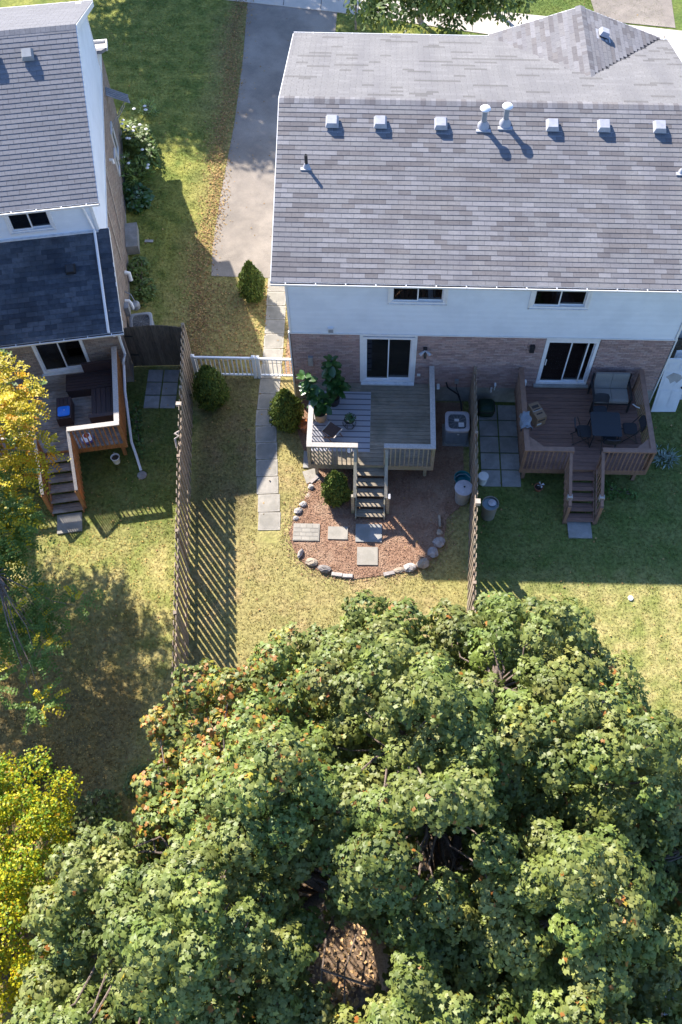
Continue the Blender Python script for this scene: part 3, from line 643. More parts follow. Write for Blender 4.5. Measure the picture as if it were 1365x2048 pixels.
# ------------------------------------------------------------------ decks
def ptint(v=.08): t = round(random.uniform(1 - v, 1 + v) * 20) / 20; return (t, t, t)
def deck(t, x0, x1, y0, y1, zf, sx0, sx1, nst, run, mfloor, mrail, mcap, mbal, rails, hr=.95, bw=.14, stair_bal=None, rise=None, bal_out=True, capw=.15):
    """rails: list of ((xa,ya),(xb,yb)); front of the deck is y0"""
    n = int(round((y1 - y0) / bw)); w = (y1 - y0) / n; it = []
    for i in range(n):
        xm = None
        it.append((((x0 + x1) / 2, y0 + (i + .5) * w, zf - .014 + random.uniform(-.0015, .0015)), (x1 - x0 + .03, w - .009, .028), None, ptint(.14)))
    pieces('deck_board', it, t, mfloor)
    B().box(x0, x1, y0 + .012, y0 + .05, zf - .24, zf - .029).build('rim_joist', mrail, t); B().box(x0, x0 + .04, y0 + .05, y1, zf - .24, zf - .029).build('rim_joist', mrail, t)
    B().box(x1 - .04, x1, y0 + .05, y1, zf - .24, zf - .029).build('rim_joist', mrail, t)
    jb = B(); xx = x0 + .4
    while xx < x1 - .1: jb.box(xx, xx + .04, y0 + .05, y1, zf - .22, zf - .03); xx += .4
    jb.build('joists', mrail, t)
    for xx in (x0 + .1, (x0 + x1) / 2, x1 - .2): B().box(xx, xx + .1, y0 + .2, y0 + .3, 0, zf - .24).build('support_post', mrail, t)
    zt = zf + hr
    zt0 = zt
    for ri, (a, b) in enumerate(rails):
        zt = zt0 + .004 * (ri % 3)
        a = Vector((*a, 0)); b = Vector((*b, 0)); d = b - a; L = d.length; dn = d.normalized(); out = Vector((dn.y, -dn.x, 0))
        mid = Vector(((x0 + x1) / 2, (y0 + y1) / 2, 0))
        if (a + b).lerp(mid * 2, 0).dot(out) / 2 < mid.dot(out): out = -out
        ang = math.atan2(dn.y, dn.x); R = Matrix.Rotation(ang, 3, 'Z')
        for e_ in (a + dn * .045, b - dn * .045):
            p_ = e_ - out * .0; pieces('rail_post', [((p_.x, p_.y, (zf - .24 + zt - .02) / 2), (.085, .085, hr + .22), R, ptint())], t, mrail)
        B().bar((a.x, a.y, zt), (b.x, b.y, zt), capw, .036, tint=ptint()).build('rail_cap', mcap, t)
        B().bar((a.x, a.y, zt - .075), (b.x, b.y, zt - .075), .038, .085, tint=ptint()).build('top_rail', mrail, t)
        nb = max(2, int(L / .125)); it = []
        for i in range(nb):
            p = a + dn * (L * (i + .5) / nb) + out * .045
            it.append(((p.x, p.y, (zf - .2 + zt - .02) / 2), (.031, .031, hr + .14), R, ptint(.12)))
        pieces('baluster', it, t, mbal)
    # stairs
    rise = rise or zf / (nst + 1); ys = y0; it = []
    for k in range(1, nst + 1):
        z = zf - rise * k; yf = ys - run * k
        for j in range(2): it.append((((sx0 + sx1) / 2, yf + (j + .5) * run * .52, z - .015), (sx1 - sx0 - .0, run * .52 - .01, .036), None, ptint(.12)))
    pieces('stair_tread', it, t, mfloor)
    yb = ys - run * nst
    for xs_ in (sx0 - .02, sx1 - .02):
        B().extr([(xs_, ys + .02, zf - .04), (xs_, ys + .02, zf - .34), (xs_, yb + .1, 0), (xs_, yb - .02, 0), (xs_, yb - .02, rise - .03)], (.04, 0, 0), ptint()).build('stringer', mrail, t)
    return yb, rise
D1 = thing('wooden_deck', 'weathered grey wooden deck with a striped rug, at the back of the brick house', 'deck', (-.1, 16.4, 0))
ZD = .90
yb, ri = deck(D1, -1.86, 1.70, 14.93, 17.96, ZD, -.5, .34, 5, .264, 'deck', 'deck_y', 'deck_cap', 'deck_y',
     [((-1.86, 16.55), (-1.86, 15.0)), ((-1.93, 14.99), (-.46, 14.99)), ((.29, 14.99), (1.77, 14.99)), ((1.70, 15.0), (1.70, 17.9))])
for xs_ in (-.53, .37):
    B().bar((xs_, 14.98, ZD + .9), (xs_, 13.78, .98), .085, .038).build('stair_rail', 'deck_y', D1)
    B().box(xs_ - .1 if xs_ < 0 else xs_ + .02, xs_ - .01 if xs_ < 0 else xs_ + .11, 13.78, 13.87, 0, 1.0).build('stair_post', 'deck_y', D1)
o = B().box(.44, .5, 13.72, 13.88, 1.0, 1.05).build('post_cap', 'metal', D1)
D2 = thing('wooden_deck', 'brown stained deck with a loveseat and patio table, right of the wooden fence', 'deck', (6.2, 16.4, 0))
deck(D2, 4.38, 8.02, 14.93, 17.96, .87, 5.72, 6.52, 5, .268, 'brown', 'brown_rail', 'brown_rail', 'brown_rail',
     [((4.40, 17.9), (4.40, 15.0)), ((4.32, 14.99), (5.74, 14.99)), ((6.56, 14.99), (8.09, 14.99)), ((8.02, 15.0), (8.02, 17.9))], hr=.98)
for xa, ya, xb, yb_ in ((4.42, 15.5, 4.95, 15.04), (8.0, 15.5, 7.5, 15.04)):
    xm = 4.42 if xa < 6 else 8.0
    B().prism([(xm, 15.05), (xm, 15.5), (xb, 15.05)], 1.79, 1.82).build('corner_shelf', 'brown_rail', D2)
for xs_ in (5.66, 6.58):
    B().bar((xs_, 14.98, .87 + .93), (xs_, 13.62, 1.0), .09, .038).build('stair_rail', 'brown_rail', D2)
    B().bar((xs_, 14.98, .90), (xs_, 13.66, .14), .04, .085).build('bottom_rail', 'brown_rail', D2)
    B().box(xs_ - .045, xs_ + .045, 13.58, 13.67, 0, .98).build('stair_post', 'brown_rail', D2)
    o = B().box(xs_ - .07, xs_ + .07, 13.8, 13.92, .98, 1.16).build('post_cap', 'deck_cap', D2)
    it = []
    for i in range(9):
        f = (i + .5) / 9; y = 14.95 - f * 1.3; zt_ = 1.78 - f * .78; zb_ = .88 - f * .76
        it.append(((xs_ + (-.03 if xs_ < 6 else .03), y, (zt_ + zb_) / 2), (.03, .03, zt_ - zb_), None, ptint()))
    pieces('baluster', it, D2, 'brown_rail')

# ------------------------------------------------------------------ the left house (own frame, turned 10.2 degrees)
PH = math.radians(10.2); L0 = (-7.76, 18.5, 0); LG = Matrix.Translation(L0) @ Matrix.Rotation(PH, 4, 'Z')
H1 = thing('neighbour_house', 'left house with grey upper roof, dark lower roof and tan brick wall behind its deck', 'house', L0, PH)
G[0] = LG
LX = -6.5; PLY = 10.9
dop = [(-2.55, -1.06, .98, 2.95)]; wop = [(-2.4, -1.2, 4.70, 5.5)]
wall_grid('wall', LX, 0, 0, 3.2, .02, .2, dop, 'mortar', H1)
wall_grid('upper_wall', LX, 0, 3.2, 5.9, 2.19, 2.35, wop, 'mortar', H1)
B().box(-.2, -.02, .2, PLY, 0, 3.4).box(LX, LX + .2, .2, PLY, 0, 5.9).box(LX + .2, -.2, PLY - .2, PLY, 0, 5.9).build('side_wall', 'mortar', H1)
B().box(-.19, -.03, 2.35, PLY, 3.4, 5.95).build('upper_side_wall', 'siding', H1)
bricks(H1, LX + 2, -.02, .34, 2.95, 0, [(a - .01, b + .01, c - .01, d + .1) for a, b, c, d in dop], 'brick_left', limit=180)
bricks(H1, .02, 12.18, .1, 3.36, -.02, [(9.3, 10.0, 1.0, 2.1), (8.55, 9.1, .9, 1.7)], 'brick_left', axis='y', limit=120)
B().box(-.01, .02, 0, 12.2, 0, .1).build('foundation', 'concrete', H1)
UEZ, UEY, ULS = 5.77, 1.83, .4773; URY = 6.46; URZ = UEZ + ULS * (URY - UEY); UFY = 11.1
siding(H1, LX, -.06, 4.45, 5.85, 2.16, [(a - .04, b + .04, c - .04, d + .04) for a, b, c, d in wop], limf=None)
def gl_(z):
    lo, hi = 2.2, PLY
    if z > 5.9: r = (z - UEZ) / ULS; lo, hi = UEY + r + .1, UFY - r - .1
    return lo, hi
siding(H1, 2.2, PLY, 3.42, 7.85, .0, [], axis='y', limf=gl_)
B().extr([(-.2, 2.3, 5.9), (-.2, PLY, 5.9), (-.2, URY, URZ - .1)], (.18, 0, 0)).build('gable_wall', 'siding', H1)
B().box(-.05, .03, 2.12, 2.2, 4.45, 5.9).build('corner_trim', 'white', H1)
B().box(-.02, .045, 2.1, PLY + .02, 3.37, 3.42).build('siding_starter_strip', 'white', H1)
B().box(-.03, .04, PLY - .04, PLY + .03, 3.42, 5.7).build('corner_trim', 'white', H1)
B().box(LX, .0, 2.06, 2.16, 4.42, 4.49).build('flashing', 'white_dirty', H1)
a, b, c, d = wop[0]; room(H1, a, b, c, d, 2.35); w = window(H1, a, b, c, d, 2.17, frame=.05, blind=.25)
B().box(a - .05, b + .05, 2.11, 2.155, d, d + .05).box(a - .05, a, 2.11, 2.155, c - .04, d).box(b, b + .05, 2.11, 2.155, c - .04, d).box(a - .05, b + .05, 2.11, 2.155, c - .09, c - .037).build('window_trim', 'white', w)
B().lathe((b - .35, 2.42, c + .1), [(.05, 0), (.1, .05), (.13, .25), (.12, .3)], 14).build('ornament', 'ceramic', w)
for q in range(3): B().lathe((b - .55 - q * .14, 2.40, c + .06), [(.03, 0), (.08, .05), (.05, .12), (.0, .15)], 10).build('ornament', 'paper', w)
a, b, c, d = dop[0]; room(H1, a, b, c, d, .2); w = window(H1, a, b, c, d, 0, name='patio_door', frame=.08, sill=False)
B().box(a - .05, b + .05, -.12, -.02, c - .07, c - .01).build('threshold', 'white_dirty', w)
# upper roof
u1 = Vector((1, 0, 0)); v1 = Vector((0, 1, ULS)).normalized(); v2 = Vector((0, -1, ULS)).normalized(); ulen = math.hypot(URY - UEY, URZ - UEZ)
uroof = slab_part('roof', H1, (LX - .3, UEY, UEZ), u1, v1, .3 - LX + .3, ulen, .12, 'roofbase')
slab_part('roof_deck_front', uroof, (.3, UFY, UEZ), -u1, v2, .3 - LX + .3, ulen, .12, 'roofbase')
us = []; pl = [(1, 1, 1), (.93, .93, .93), (1.07, 1.07, 1.07), (.97, .97, .98)]
shingles(uroof, (-4.6, UEY - .02, UEZ), u1, v1, 4.9, ulen - .1, 'shingle_left', pl, coll=us)
shingles(uroof, (.3, UFY + .02, UEZ), -u1, v2, 4.9, ulen - .1, 'shingle_left', pl, coll=us)
pieces('shingle', us, uroof, 'shingle_left', 220)
items = []; x = -4.6
while x < .28:
    for sg, y0 in ((1, URY - .07), (-1, URY + .07)):
        vv = v1 if sg > 0 else -v2
        items.append(((x + .07, y0, URZ - ULS * .07 + .028), (.136, .16, .008), Matrix((u1, vv, u1.cross(vv))).transposed(), random.choice(pl)))
    x += .14
pieces('ridge_cap', items, uroof, 'shingle_left')
B().box(LX, .3, UEY, UEY + .02, UEZ - .16, UEZ - .012).build('fascia', 'white', H1); B().box(LX, .3, UEY + .02, 2.16, UEZ - .16, UEZ - .14).build('soffit', 'white', H1)
gutter(H1, (LX, UEY), (.31, UEY), UEZ, (0, -1), 10); gutter(H1, (.31, UFY), (LX, UFY), UEZ, (0, 1), 8)
B().extr([(.3, UEY, UEZ - .15), (.3, UEY, UEZ + .015), (.3, URY, URZ + .015), (.3, UFY, UEZ + .015), (.3, UFY, UEZ - .15), (.3, URY, URZ - .15)], (.02, 0, 0)).build('rake_board', 'white', H1)
R1 = Matrix((u1, v1, u1.cross(v1))).transposed()
for xv in (-1.1, -2.05, -3.0): box_vent(uroof, (xv, 5.75, UEZ + ULS * (5.75 - UEY)), R1, 'grey_metal', 'dark', .34)
# lower roof
LEZ, LEY, LLS = 3.02, -.5, .55; LTY = 2.16; LTZ = LEZ + LLS * (LTY - LEY); v3 = Vector((0, 1, LLS)).normalized(); llen = math.hypot(LTY - LEY, LTZ - LEZ)
lroof = slab_part('lower_roof', H1, (LX, LEY, LEZ), u1, v3, .28 - LX, llen, .12, 'roofbase')
ls = []; shingles(lroof, (-4.2, LEY - .02, LEZ), u1, v3, 4.5, llen - .02, 'shingle_dark', [(1, 1, 1), (.72, .75, .8), (1.35, 1.32, 1.3), (.9, .95, 1.0), (1.15, 1.15, 1.15)], coll=ls)
pieces('shingle', ls, lroof, 'shingle_dark', 80)
B().extr([(.28, LEY, LEZ - .15), (.28, LEY, LEZ + .015), (.28, LTY, LTZ + .015), (.28, LTY, LTZ - .15)], (.02, 0, 0)).build('rake_board', 'white', H1)
B().extr([(-.03, .2, 2.95), (-.03, LTY, 2.95), (-.03, LTY, LTZ - .13), (-.03, LEY + .7, LEZ + .25)], (.05, 0, 0)).build('eave_infill', 'siding', H1)
B().box(LX, .28, LEY, LEY + .02, LEZ - .16, LEZ - .012).build('fascia', 'white', H1); B().box(LX, .28, LEY + .02, .02, LEZ - .16, LEZ - .14).build('soffit', 'white', H1)
gutter(H1, (LX, LEY), (.31, LEY), LEZ, (0, -1), 10)
R3 = Matrix((u1, v3, u1.cross(v3))).transposed(); box_vent(lroof, (-.93, 1.2, LEZ + LLS * (1.2 - LEY)), R3, 'black', 'black', .30, .19)
B().tube([(-.25, 1.95, 5.62), (-.25, 2.1, 5.5), (-.12, 2.09, 4.6), (-.1, 2.02, 4.52), (-.1, LEY + .02, LEZ + .10), (-.1, LEY - .03, LEZ + .03)], .04, 8).build('downspout', 'white', H1)
B().tube([(.02, LEY - .05, LEZ - .1), (.04, -.3, LEZ - .35), (.05, -.1, LEZ - .5), (.05, -.1, 1.55), (.0, -.25, 1.45), (-.05, -.3, 1.35), (-.05, -.32, 1.25), (-.1, -1.1, 1.0), (-.08, -2.6, .42), (0.0, -2.95, .2), (.1, -3.45, .06)], .042, 8).build('downspout', 'white', H1)
# front porch corner
B().box(-.2, -.02, PLY, 12.2, 0, 3.35).box(LX, -.2, 12.0, 12.2, 0, 3.35).build('front_wall', 'mortar', H1)
slab_part('porch_roof', H1, (.2, 12.35, 3.32), (-1, 0, 0), Vector((0, -1, .6)).normalized(), 6, 1.66, .1, 'shingle_left')
B().extr([(-.02, PLY - .02, 3.35), (-.02, 12.25, 3.35), (-.02, PLY - .02, 4.15)], (.06, 0, 0)).build('porch_cheek', 'siding', H1)
o = B().box(-.25, .24, 12.30, 12.34, 3.22, 3.36).box(-.25, .24, 12.74, 12.78, 3.22, 3.36).box(.20, .24, 12.34, 12.74, 3.22, 3.36).box(-.25, .20, 12.34, 12.74, 3.22, 3.26).build('porch_gutter', 'white', H1)
B().box(-.24, .19, 12.35, 12.73, 3.262, 3.28).build('gutter_debris', 'sidewalk', o)
# side canopy over the door, windows and pipes on the brick
o = B().extr([(.02, 10.95, 2.75), (.72, 10.75, 2.5), (.80, 10.35, 2.46), (.02, 10.5, 2.75)], (0, 0, .03)).build('side_canopy', 'grey_metal', H1)
for k in range(4): B().bar((.04, 10.9 - k * .1, 2.785), (.75, 10.72 - k * .1, 2.53), .03, .02).build('canopy_rib', 'grey_metal', o)
for yy in (10.35, 10.15): B().bar((.02, yy - .3, 1.9), (.6, yy + .1, 2.48), .025, .025).build('bracket', 'grey_metal', o)
for k, (y0, y1, z0, z1) in enumerate(((9.3, 10.0, 1.0, 2.1), (8.55, 9.1, .9, 1.7))):
    f = B().box(-.0, .05, y0, y0 + .06, z0, z1).box(-.0, .05, y1 - .06, y1, z0, z1).box(-.0, .05, y0 + .06, y1 - .06, z0, z0 + .06).box(-.0, .05, y0 + .06, y1 - .06, z1 - .06, z1).build('side_window', 'white_dirty', H1)
    B().box(.01, .02, y0 + .06, y1 - .06, z0 + .06, z1 - .06).build('pane', 'glass', f)
B().tube([(.02, 7.35, 2.62), (.12, 7.35, 2.62), (.14, 7.3, 2.5)], .05, 10).build('dryer_vent', 'pvc', H1)
B().bar((.03, 6.1, 3.3), (.03, 5.5, 1.2), .03, .1).build('side_downpipe', 'fence_cap', H1)
B().bar((.03, 4.25, 3.3), (.03, 4.0, 1.4), .03, .08).build('side_downpipe', 'fence_cap', H1)
B().tube([(.02, 2.55, 1.0), (.15, 2.55, .98), (.2, 2.5, .9), (.22, 2.45, .7)], .06, 10).build('exhaust_pipe', 'pvc', H1)
B().tube([(.02, 3.95, .85), (.16, 3.95, .8), (.18, 3.85, .55)], .07, 10).build('exhaust_pipe', 'pvc', H1)
B().box(.02, .16, 2.05, 2.3, .8, 1.2).build('meter_box', 'grey_metal', H1)
B().lathe((.3, 2.6, .55), [(.1, 0), (.15, .05), (.15, .2), (.08, .27)], 14).build('gas_meter', 'grey_metal', H1)
B().tube([(.02, 3.0, .95), (.2, 2.9, .9), (.3, 2.65, .85), (.3, 2.6, .5)], .02, 7).build('gas_pipe', 'grey_metal', H1)
# left deck
D3 = thing('wooden_deck', 'worn grey deck with orange stained rails behind the left house', 'deck', tuple(LG @ Vector((-2, -1.5, 0))), PH)
deck(D3, -5.0, -.2, -2.98, -.03, .95, -2.52, -1.63, 6, .27, 'deck_l', 'orange', 'deck_cap', 'orange',
     [((-.2, -.1), (-.2, -2.9)), ((-.13, -2.95), (-1.62, -2.95)), ((-2.55, -2.95), (-4.9, -2.95))], hr=.97)
for xs_ in (-1.6, -2.56):
    B().bar((xs_, -2.95, 1.88), (xs_, -4.45, 1.0), .09, .038).build('stair_rail', 'deck_cap', D3)
    B().box(xs_ - .045, xs_ + .045, -4.5, -4.41, 0, .98).build('stair_post', 'orange', D3)
    it = []
    for i in range(11):
        f = (i + .5) / 11; y = -2.98 - f * 1.45; zt_ = 1.86 - f * .86; zb_ = .85 - f * .8
        it.append(((xs_ + (.035 if xs_ > -2 else -.035), y, (zt_ + zb_) / 2), (.03, .03, zt_ - zb_), None, ptint()))
    pieces('baluster', it, D3, 'orange')
G[0] = Matrix.Identity(4)

# ------------------------------------------------------------------ fences
def poly_at(P, s):
    for a, b in zip(P, P[1:]):
        L = math.hypot(b[0] - a[0], b[1] - a[1])
        if s <= L: return (a[0] + (b[0] - a[0]) * s / L, a[1] + (b[1] - a[1]) * s / L, math.atan2(b[1] - a[1], b[0] - a[0]))
        s -= L
    return (P[-1][0], P[-1][1], math.atan2(P[-1][1] - P[-2][1], P[-1][0] - P[-2][0]))
def shadow_fence(t, P, h, m, caps=(), step=.28):
    L = sum(math.hypot(b[0] - a[0], b[1] - a[1]) for a, b in zip(P, P[1:])); it = []; s = .08; k = 0
    while s < L:
        x, y, an = poly_at(P, s); n = (-math.sin(an), math.cos(an)); side = 1 if k % 2 else -1; hh = h + random.uniform(-.03, .035)
        if random.random() < .05: hh -= random.uniform(.04, .12)
        R = Matrix.Rotation(an + random.uniform(-.03, .03), 3, 'Z') @ Matrix.Rotation(random.uniform(-.008, .008), 3, 'Y')
        it.append(((x + n[0] * side * .03, y + n[1] * side * .03, hh / 2 + .03), (.138, .018, hh), R, ptint(.22))); s += step / 2; k += 1
    pieces('fence_board', it, t, m)
    s = .0; pz = []
    while s < L + .1:
        x, y, an = poly_at(P, min(s, L)); pieces('fence_post', [((x, y, (h + .05) / 2), (.09, .09, h + .05), Matrix.Rotation(an, 3, 'Z'), ptint())], t, m)
        if s < L: pz.append((x, y, min(s, L)))
        s += 2.4
    for z in (.35, h - .3):
        for i in range(len(P) - 1): B().bar((P[i][0], P[i][1], z), (P[i + 1][0], P[i + 1][1], z), .036, .085).build('fence_rail', m, t)
F1P = [(-5.93, 19.2), (-5.5, 14.4), (-4.87, 8.0), (-4.35, 2.8)]
F1 = thing('wooden_fence', 'long weathered board fence between the left yard and the middle yard', 'fence', (-5.5, 14.4, 0))
shadow_fence(F1, F1P, 2.0, 'fence')
B().box(-5.78, -5.62, 16.15, 16.27, 1.95, 2.06).build('post_cap', 'fence_cap', F1)
F2P = [(3.02, 17.95), (2.94, 14.5), (2.72, 10.5), (2.55, 6.5)]
F2 = thing('wooden_fence', 'weathered board fence between the middle yard and the right yard', 'fence', (3.0, 14.4, 0))
shadow_fence(F2, F2P, 1.78, 'fence')
B().box(2.83, 2.97, 13.1, 13.25, 1.8, 1.95).build('post_cap', 'fence_cap', F2)
F3 = thing('wooden_gate', 'dark arched board gate between the left house corner and the long fence', 'gate', (-6.9, 19.2, 0))
it = []; n = 14
for i in range(n):
    f = (i + .5) / n; x = -7.85 + f * 1.85; hh = 1.82 + .13 * math.sin(math.pi * f)
    it.append(((x, 19.13 + f * .1, hh / 2 + .03), (.128, .02, hh), None, ptint(.2)))
pieces('gate_board', it, F3, 'fence_dark')
B().bar((-7.85, 19.17, .4), (-6.0, 19.27, .4), .04, .09).build('gate_rail', 'fence_dark', F3); B().bar((-7.85, 19.17, 1.55), (-6.0, 19.27, 1.55), .04, .09).build('gate_rail', 'fence_dark', F3)
for zz in (.6, 1.5): B().box(-7.8, -7.55, 19.095, 19.115, zz, zz + .04).build('strap_hinge', 'black', F3)
def vinyl(t, x0, x1, y, z0, z1, bw, sp, posts):
    B().box(x0, x1, y - .03, y + .03, z1 - .07, z1).build('top_rail', 'vinyl', t); B().box(x0, x1, y - .025, y + .025, z0, z0 + .06).build('bottom_rail', 'vinyl', t)
    n = int((x1 - x0) / sp); it = [(((x0 + (x1 - x0) * (i + .5) / n), y, (z0 + z1) / 2), (bw, bw * .7, z1 - z0 - .12), None, (1, 1, 1)) for i in range(n)]
    pieces('picket', it, t, 'vinyl')
    for p in posts:
        o = B().box(p - .05, p + .05, y - .05, y + .05, 0, z1 + .05).build('post', 'vinyl', t); B().add([(p - .06, y - .06, z1 + .05), (p + .06, y - .06, z1 + .05), (p + .06, y + .06, z1 + .05), (p - .06, y + .06, z1 + .05), (p, y, z1 + .09)], [(0, 1, 4), (1, 2, 4), (2, 3, 4), (3, 0, 4), (3, 2, 1, 0)]).build('post_cap', 'vinyl', o)
VF = thing('picket_fence', 'white vinyl picket fence panel behind the cedar shrub, beside the wooden fence', 'fence', (-4.8, 18.78, 0))
vinyl(VF, -5.72, -3.9, 18.78, .1, 1.0, .038, .13, (-5.75, -3.85))
VG = thing('picket_gate', 'white vinyl gate across the paved walkway, next to the brick house', 'gate', (-3.2, 18.78, 0))
vinyl(VG, -3.74, -2.64, 18.78, .1, .98, .026, .13, (-3.72,))

# ------------------------------------------------------------------ stepping stones and edging stones
def flat_slab(label, x0, x1, y0, y1, z, m, ang=0, bricky=False, cat='paving slab', name='stepping_slab', group=None):
    cx, cy = (x0 + x1) / 2, (y0 + y1) / 2; w, d = (x1 - x0) / 2, (y1 - y0) / 2
    t = thing(name, label, cat, (cx, cy, 0), ang, group); G[0] = WM[t]
    B().box(-w, w, -d, d, .0, z).build('slab_body', m, t)
    if bricky:
        for r in range(4):
            nn = 3 + r % 2
            for k in range(nn):
                a = -w + .02 + (2 * w - .04) * k / nn; e = a + (2 * w - .04) / nn - .012; b = -d + .02 + (2 * d - .04) * r / 4
                B().box(a, e, b, b + (2 * d - .04) / 4 - .012, z, z + .008, ptint()).build('brick_pattern', m, t)
    G[0] = Matrix.Identity(4); return t
flat_slab('square brick patterned slab on the mulch, nearest the paved walkway', -2.32, -1.55, 12.83, 13.4, .06, 'slab', 0, True)
flat_slab('small smooth tan slab on the mulch between two larger slabs', -1.3, -.72, 12.9, 13.32, .06, 'slab', .0)
flat_slab('large shaded slab at the foot of the grey deck stairs', -.49, .28, 12.83, 13.42, .06, 'concrete', .0)
flat_slab('pale square slab on the mulch, nearest the lawn', -.43, .17, 12.08, 12.66, .06, 'slab', .01)
flat_slab('concrete slab at the foot of the brown deck stairs', 5.76, 6.45, 13.1, 13.66, .05, 'concrete', .01)
flat_slab('concrete slab in dry soil left of the grey deck', -2.15, -1.82, 15.35, 15.95, .05, 'concrete', .0)
flat_slab('flat pale stone in the grass by the left corner of the grey deck', -2.1, -1.65, 14.85, 15.3, .04, 'slab', .35)
p = LG @ Vector((-2.05, -4.95, 0)); flat_slab('pale concrete slab at the foot of the left house stairs', p.x - .36, p.x + .36, p.y - .3, p.y + .33, .05, 'slab', PH)
# patio slabs beside the brown deck and by the gate
def slab_grid(name, x0, y0, nx, ny, s, ang=0, gap=.045, m='concrete', tints=.12):
    t = thing(name, None, None, (x0, y0, 0), ang); t['kind'] = 'structure'; G[0] = WM[t]; it = []
    for i in range(nx):
        for j in range(ny): it.append((((i + .5) * (s + gap), (j + .5) * (s + gap), .012 + random.uniform(-.004, .004)), (s, s, .05), Matrix.Rotation(random.uniform(-.012, .012), 3, 'Z'), ptint(tints)))
    pieces('slab', it, t, m); G[0] = Matrix.Identity(4)
slab_grid('patio', 3.27, 14.8, 2, 5, .565)
slab_grid('patio', -7.32, 17.45, 2, 3, .47, .02)
def rock(label, x, y, s, sy, sz, ang, tint, seed, flat=0, name='edging_stone'):
    r = np.random.default_rng(seed); t = []
    mb = B(); n = 10; rings = [(-1, .55), (-.6, .95), (0, 1.0), (.45, .85), (.8, .55), (1, .2)]; V = []
    for zz, rr in rings:
        for k in range(n):
            a = 2 * math.pi * k / n + r.uniform(-.12, .12); q = rr * r.uniform(.8, 1.15); V.append((s * q * math.cos(a), sy * q * math.sin(a), sz * (zz + 1) / 2 * r.uniform(.9, 1.08)))
    F = [(i * n + k, i * n + (k + 1) % n, (i + 1) * n + (k + 1) % n, (i + 1) * n + k) for i in range(5) for k in range(n)] + [tuple(reversed(range(n))), tuple(range(5 * n, 6 * n))]
    if flat:
        return_box = [(-s, s, -sy, sy, 0, sz)]
        mb.box(-s, s, -sy, sy, 0, sz, tint); mb.box(-s + .01, s - .01, -sy + .01, sy - .01, sz, sz + .01, tint)
    else: mb.add(V, F, tint)
    T = Matrix.Translation((x, y, .0)) @ Matrix.Rotation(ang, 4, 'Z'); me = bpy.data.meshes.new(name); me.from_pydata(mb.v, [], mb.f); me.materials.append(M['stone']); set_tint(me, mb.t)
    o = link(me, name, None, T); tag(o, label, 'stone', 'stones edging the mulch bed'); return o
W_ = (1.5, 1.47, 1.45); P_ = (1.25, 1.2, 1.2); T_ = (1.3, 1.15, .95); D_ = (.85, .82, .82)
rk = [('long flat paving piece at the deck corner end of the stone edging', -1.77, 14.93, .05, .17, .06, -.75, P_, 1),
 ('rounded pale stone just below the long flat piece by the cedar', -1.87, 14.66, .1, .09, .13, 0, W_, 0),
 ('flat pinkish stone between the round pale stones left of the cedar', -1.95, 14.38, .07, .12, .04, -.5, T_, 0),
 ('small jagged white stone in the left row of the edging, third from the lawn', -2.07, 14.06, .12, .09, .12, .3, W_, 0),
 ('largest bright white stone of the left row, second from the lawn', -2.21, 13.83, .13, .11, .14, .2, W_, 0),
 ('small round white stone ending the left row above the brick patterned slab', -2.27, 13.58, .09, .08, .1, 0, W_, 0),
 ('upright grey and white stone at the left tip of the lower edging', -2.07, 12.4, .07, .17, .16, -.35, P_, 0),
 ('tan layered stone next to the upright grey stone', -1.74, 12.13, .19, .13, .14, -.25, T_, 0),
 ('dark grey wedge shaped stone in the lower left edging', -1.36, 11.92, .21, .13, .17, -.2, D_, 0),
 ('white rectangular paver next to the dark wedge stone', -.99, 11.76, .155, .06, .07, -.12, W_, 1),
 ('white rectangular paver ending the lower left edging', -.68, 11.72, .145, .06, .07, -.03, W_, 1),
 ('thin flat paver at the left end of the lower right edging', .5, 11.83, .16, .06, .05, .25, P_, 1),
 ('grey flat stone between the thin paver and the pale boulder', .78, 11.95, .18, .09, .08, .25, T_, 0),
 ('pale ridged boulder in the lower right edging', 1.09, 12.02, .2, .14, .17, .3, W_, 0),
 ('brown grey boulder at the corner of the right edging', 1.48, 12.16, .2, .16, .18, .3, T_, 0),
 ('blue grey tall boulder on the right edge of the mulch', 1.76, 12.5, .16, .18, .2, .2, (1.1, 1.12, 1.2), 0),
 ('large rounded pale boulder on the right edge of the mulch', 1.95, 12.85, .19, .18, .17, 0, P_, 0),
 ('small tan stone above the large pale boulder', 1.98, 13.2, .1, .1, .09, 0, T_, 0),
 ('thin upright brown paver topmost on the right edge of the mulch', 1.98, 13.56, .035, .2, .1, .03, T_, 1)]
for i, (lb, x, y, s, sy, sz, an, tn, fl_) in enumerate(rk): rock(lb, x, y, s, sy, sz, an, tn, 40 + i, fl_)
# concrete step of the left house
t = thing('side_step', 'grey concrete doorstep against the brick side of the left house', 'step', tuple(LG @ Vector((.35, 6.3, 0))), PH)
G[0] = LG; B().box(.02, .44, 5.6, 6.75, 0, .38, (.9, .9, .9)).build('tread', 'concrete', t); G[0] = Matrix.Identity(4)


# ------------------------------------------------------------------ things on and around the decks
class frame:
    def __init__(s, t): s.t = t
    def __enter__(s): s.g = G[0]; G[0] = WM[s.t]; return s.t
    def __exit__(s, *a): G[0] = s.g
Z1, Z2, Z3 = ZD + .002, .872, .952
# rug
with frame(thing('rug', 'grey outdoor rug with dark stripes on the weathered deck', 'rug', (-1.0, 16.5, Z1))) as t:
    w, d = .88, 1.1
    B().box(-w, w, -d, d, 0, .008).build('rug_field', 'rug_a', t)
    for k in range(11):
        y = -d + .1 + k * .2; B().box(-w + .005, w - .005, y, y + .035, .008, .0105).build('stripe', 'rug_b', t)
